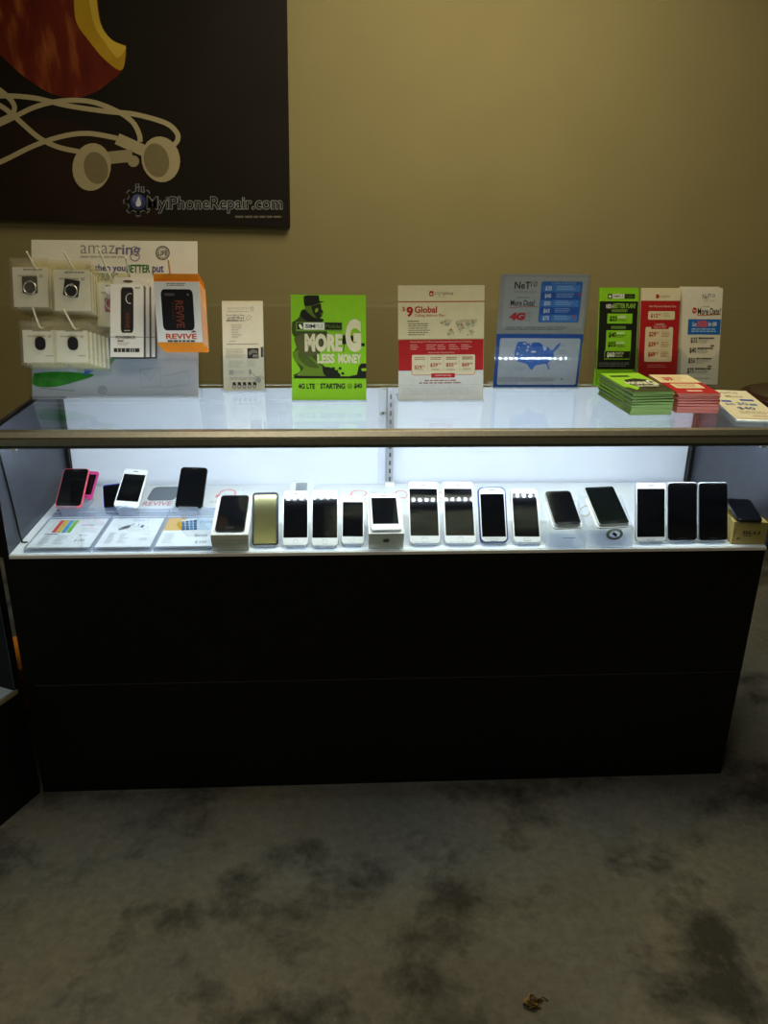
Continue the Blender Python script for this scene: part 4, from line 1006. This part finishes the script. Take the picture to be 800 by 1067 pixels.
def rleaf(A):
    A.rect(288, 52, 513, 108, '#d8cda8'); A.rect(288, 108, 513, 540, RED); A.rect(372, 76, 390, 96, RED, 4); A.text('pageplus', 394, 78, 455, 94, '#8d866c', 0)
    A.text('New Nationwide Monthly Plans', 335, 130, 490, 144, '#e0b6aa', .01)
    A.rect(332, 160, 486, 203, '#d8cda8', 6); A.text('$12', 345, 172, 388, 195, RED, .03); A.text('00', 390, 172, 406, 182, RED); A.small(420, 170, 470, 192, 3, '#a89c7c', .4, .4, 2)
    A.rect(320, 240, 480, 416, '#d8cda8', 8); A.rect(352, 230, 455, 250, RED, 4); A.text('UNLIMITED', 375, 222, 430, 232, '#e0b6aa', .02); A.text('TALK & TEXT', 365, 234, 442, 246, '#e0b6aa', .01)
    for i, p in enumerate(('$29', '$39', '$69')):
        v = 264+i*51; A.text(p, 340, v, 382, v+27, RED, .03); A.text('95', 385, v, 400, v+12, RED); A.small(414, v, 468, v+30, 4, '#a8705c', .35, .4, 9+i)
        if i: A.rect(330, v-10, 470, v-9, '#b8ae8c')
    A.small(340, 432, 480, 450, 2, '#d08a7e', .4, .3, 15)
def wleaf(A):
    A.rect(510, 42, 750, 520, '#d8d3bf'); A.text('NeT', 625, 70, 672, 95, '#4a4b4c', .01); A.text('10', 676, 69, 702, 86, '#4a4b4c', 0); A.text('WIRELESS', 626, 99, 700, 107, '#9a978a', 0)
    A.text('now you get', 630, 128, 670, 137, '#3a3a3a', 0); A.disc(580, 151, 15, '#b8322a'); A.text('New', 570, 146, 591, 156, '#e6d9cf', .01)
    A.text('More Data!', 600, 138, 742, 172, '#2a2b2c', .02); A.line([(598, 176), (735, 170)], 3, '#b3463c')
    A.rect(545, 194, 747, 270, '#1a63b0'); A.text('Get', 570, 208, 598, 230, '#d5dbe0', .01); A.text('5GB', 602, 200, 664, 234, '#c9555a', .06); A.text('for $40', 670, 206, 722, 232, '#d5dbe0', .02); A.small(568, 240, 722, 262, 2, '#9fc0e0', .5, .05, 2)
    for i, p in enumerate(('$35', '$40', '$50', '$75')):
        v = 284+i*51; A.text(p, 566-i*4, v, 608-i*4, v+30, '#2f3032', .02); A.small(614-i*4, v, 712-i*4, v+8, 1, '#3f4042', .9, 0, i); A.small(614-i*4, v+11, 700-i*4, v+32, 3, '#9a978a', .35, .4, 5+i)
    A.small(690, 322, 715, 330, 1, '#7a3030', .9, 0); A.small(680, 425, 705, 433, 1, '#7a3030', .9, 0); A.small(540, 486, 705, 496, 1, '#aaa693', .5, .1, 8)
LZ = .262
for (cx, art, src, base, lab, dz, bk) in ((slots[0], gleaf, (45, 50, 272, 540), GR, 'green and black brochure', 0, '#7fb81c'), (slots[1], rleaf, (288, 52, 513, 540), '#d8cda8', 'red and cream brochure', 0, '#b8ae8c'), (slots[2], wleaf, (510, 42, 750, 520), '#d8d3bf', 'white and blue brochure', .004, '#c8c3b0')):
    wv = .108; lf = sheet_mesh(wv, LZ-.004, base, src, art, .0016).build('brochure', None, recalc=False)
    g = lab+'s in the clear holder'
    tag(lf, 'front '+lab+' standing in the clear three pocket holder', 'brochure', g); put(lf, MT @ Matrix.Translation((cx, -.0015, .001+dz)))
    for k in range(1, 6):
        o = lf.copy(); COL.objects.link(o); o.matrix_world = MT @ Matrix.Translation((cx-.0012*k*(1 if cx > .05 else -.6), -.0015+.0030*k, .001+dz+.0012*k)); o['label'] = lab+' standing behind the front one in the clear holder'

# ---- stacks of brochures lying on the glass
def lying_stack(bl, br, tl, n, th_, Wd, Ld, name, base, art, src, lab_top, lab, group, jit=.002, lean=(0, 0)):
    P = at(bl[0], bl[1], 2, TB); Q = at(br[0], br[1], 2, TB); x = (Q-P); x.z = 0; x.normalize(); z = V((-x.y, x.x, 0))
    if tl:
        T2 = at(tl[0], tl[1], 2, TB); z2 = (T2-P).normalized(); z = z2; x = V((z.y, -z.x, 0))
    rn = random.Random(4); proto = None
    for k in range(n-1, -1, -1):
        zt = TB+th_*(k+1)
        jx, jy, ja = rn.uniform(-jit, jit), rn.uniform(-jit, jit), rn.uniform(-.02, .02)
        c = P+x*(Wd/2+jx+lean[0]*k)+z*(jy+lean[1]*k); c.z = zt
        R = Matrix.Rotation(ja, 3, 'Z'); M = frame(c, R @ x, R @ z)
        if proto is None:
            b = MB(); b.prism(rrect(-Wd/2, 0, Wd/2, Ld, .0008, 1), 0, th_*.9, ink(base)); art(Art(b, Wd, Ld, src)) if art else None
            proto = b.build(name, None, recalc=False); put(proto, M); tag(proto, lab_top, 'brochure', group)
        else:
            o = proto.copy(); COL.objects.link(o); o.matrix_world = M; o['label'] = lab
def gtop(A):
    A.rect(0, 0, 100, 100, '#8cc628'); A.rect(0, 76, 100, 100, '#3a4020'); A.poly([(30, 38), (64, 30), (96, 40), (100, 76), (58, 86), (20, 72)], '#23281a')
    A.text('MORE', 22, 48, 76, 62, '#d6d8c2', .05); A.text('G', 78, 40, 96, 66, '#d6d8c2', .05); A.text('LESS MONEY', 34, 66, 92, 74, '#d6d8c2', .03); A.poly([(8, 72), (24, 60), (36, 78), (20, 90)], '#8cc628')
    A.rect(12, 14, 60, 22, '#20261a')
def rtop(A):
    A.rect(0, 0, 100, 100, RED); A.rect(0, 0, 100, 44, '#d8cda2'); A.rect(16, 50, 86, 74, '#d8cda2', 3); A.small(10, 8, 80, 40, 6, '#b98a70', .35, .3, 3)
    A.text('$9', 20, 14, 44, 34, '#a83a2c', .04); A.small(24, 54, 78, 70, 3, '#a85a4a', .4, .2, 4); A.rect(30, 84, 66, 91, '#d8b8a4', 2)
lying_stack((656.3, 433), (697, 427.6), (621.5, 410.8), 18, .0032, .104, .212, 'brochure', '#5c7432', gtop, (0, 0, 100, 100), 'top brochure of the green stack lying on the glass', 'green brochure lying in the stack under the top one', 'green brochures stacked flat on the counter', .0022)
lying_stack((704, 430.5), (748, 422), (671, 408), 15, .0033, .104, .212, 'brochure', '#9a5242', rtop, (0, 0, 100, 100), 'top brochure of the red stack lying on the glass', 'red brochure lying in the stack under the top one', 'red brochures stacked flat on the counter', .0022)
def wtop(A):
    A.rect(0, 0, 100, 100, '#dcd7bc'); A.text('NeT10', 30, 6, 70, 14, '#6a6a66', .01); A.text('More', 30, 20, 72, 28, '#8a8a84', .02)
    A.rect(55, 34, 88, 40, '#1a4fa8'); A.rect(6, 40, 30, 46, '#1f5aa8'); A.text('30', 36, 46, 62, 56, '#3d6a9a', .02); A.rect(64, 50, 82, 56, '#3a7f9e'); A.text('$30', 8, 50, 30, 58, '#2b5590', .01)
    A.text('$40', 26, 62, 66, 72, '#2b4c80', .02); A.small(20, 76, 90, 86, 3, '#b0ab92', .35, .3, 5); A.small(40, 90, 90, 93, 1, '#c2a28c', .8, .2)
lying_stack((767, 438), (803.5, 433.5), (729, 404), 3, .0012, .104, .30, 'brochure', '#dcd7bc', wtop, (0, 0, 100, 100), 'loose white and blue brochure lying at the right end of the counter', 'white brochure lying just under the loose top one at the right end', 'white brochures lying at the right end', .004, (.004, .006))

# ------------------------------------------------------------------ light
def area(name, loc, size, power, color, rot=(0, 0, 0), sy_=None, spread=None):
    l = bpy.data.lights.new(name, 'AREA'); l.size = size; l.energy = power; l.color = color
    if sy_: l.shape = 'RECTANGLE'; l.size_y = sy_
    if spread: l.spread = spread
    o = bpy.data.objects.new(name, l); COL.objects.link(o); o.location = loc; o.rotation_euler = rot; return o
WARM = (1.0, .86, .58)
area('ceiling_lamp', (.35, .55, 2.7), 1.1, 34, WARM)
area('ceiling_lamp', (-.5, -1.7, 2.7), .6, 15, (1.0, .88, .66))
lo = area('case_lamp', (0, 0, 0), .3, .25, (.7, .8, 1)); lo.matrix_world = M2 @ Matrix.Translation((-.3, .2, .93))
w = bpy.data.worlds.new('world'); sc.world = w; w.use_nodes = True
w.node_tree.nodes['Background'].inputs[0].default_value = (.5, .45, .35, 1); w.node_tree.nodes['Background'].inputs[1].default_value = .02
vs = sc.view_settings; sc.display_settings.display_device = 'sRGB'
vs.view_transform = 'Standard'; vs.look = 'None'; vs.exposure = 0; vs.gamma = 1; vs.use_curve_mapping = False
sc.cycles.use_denoising = True
sc.cycles.transparent_max_bounces = 24; sc.cycles.max_bounces = 10
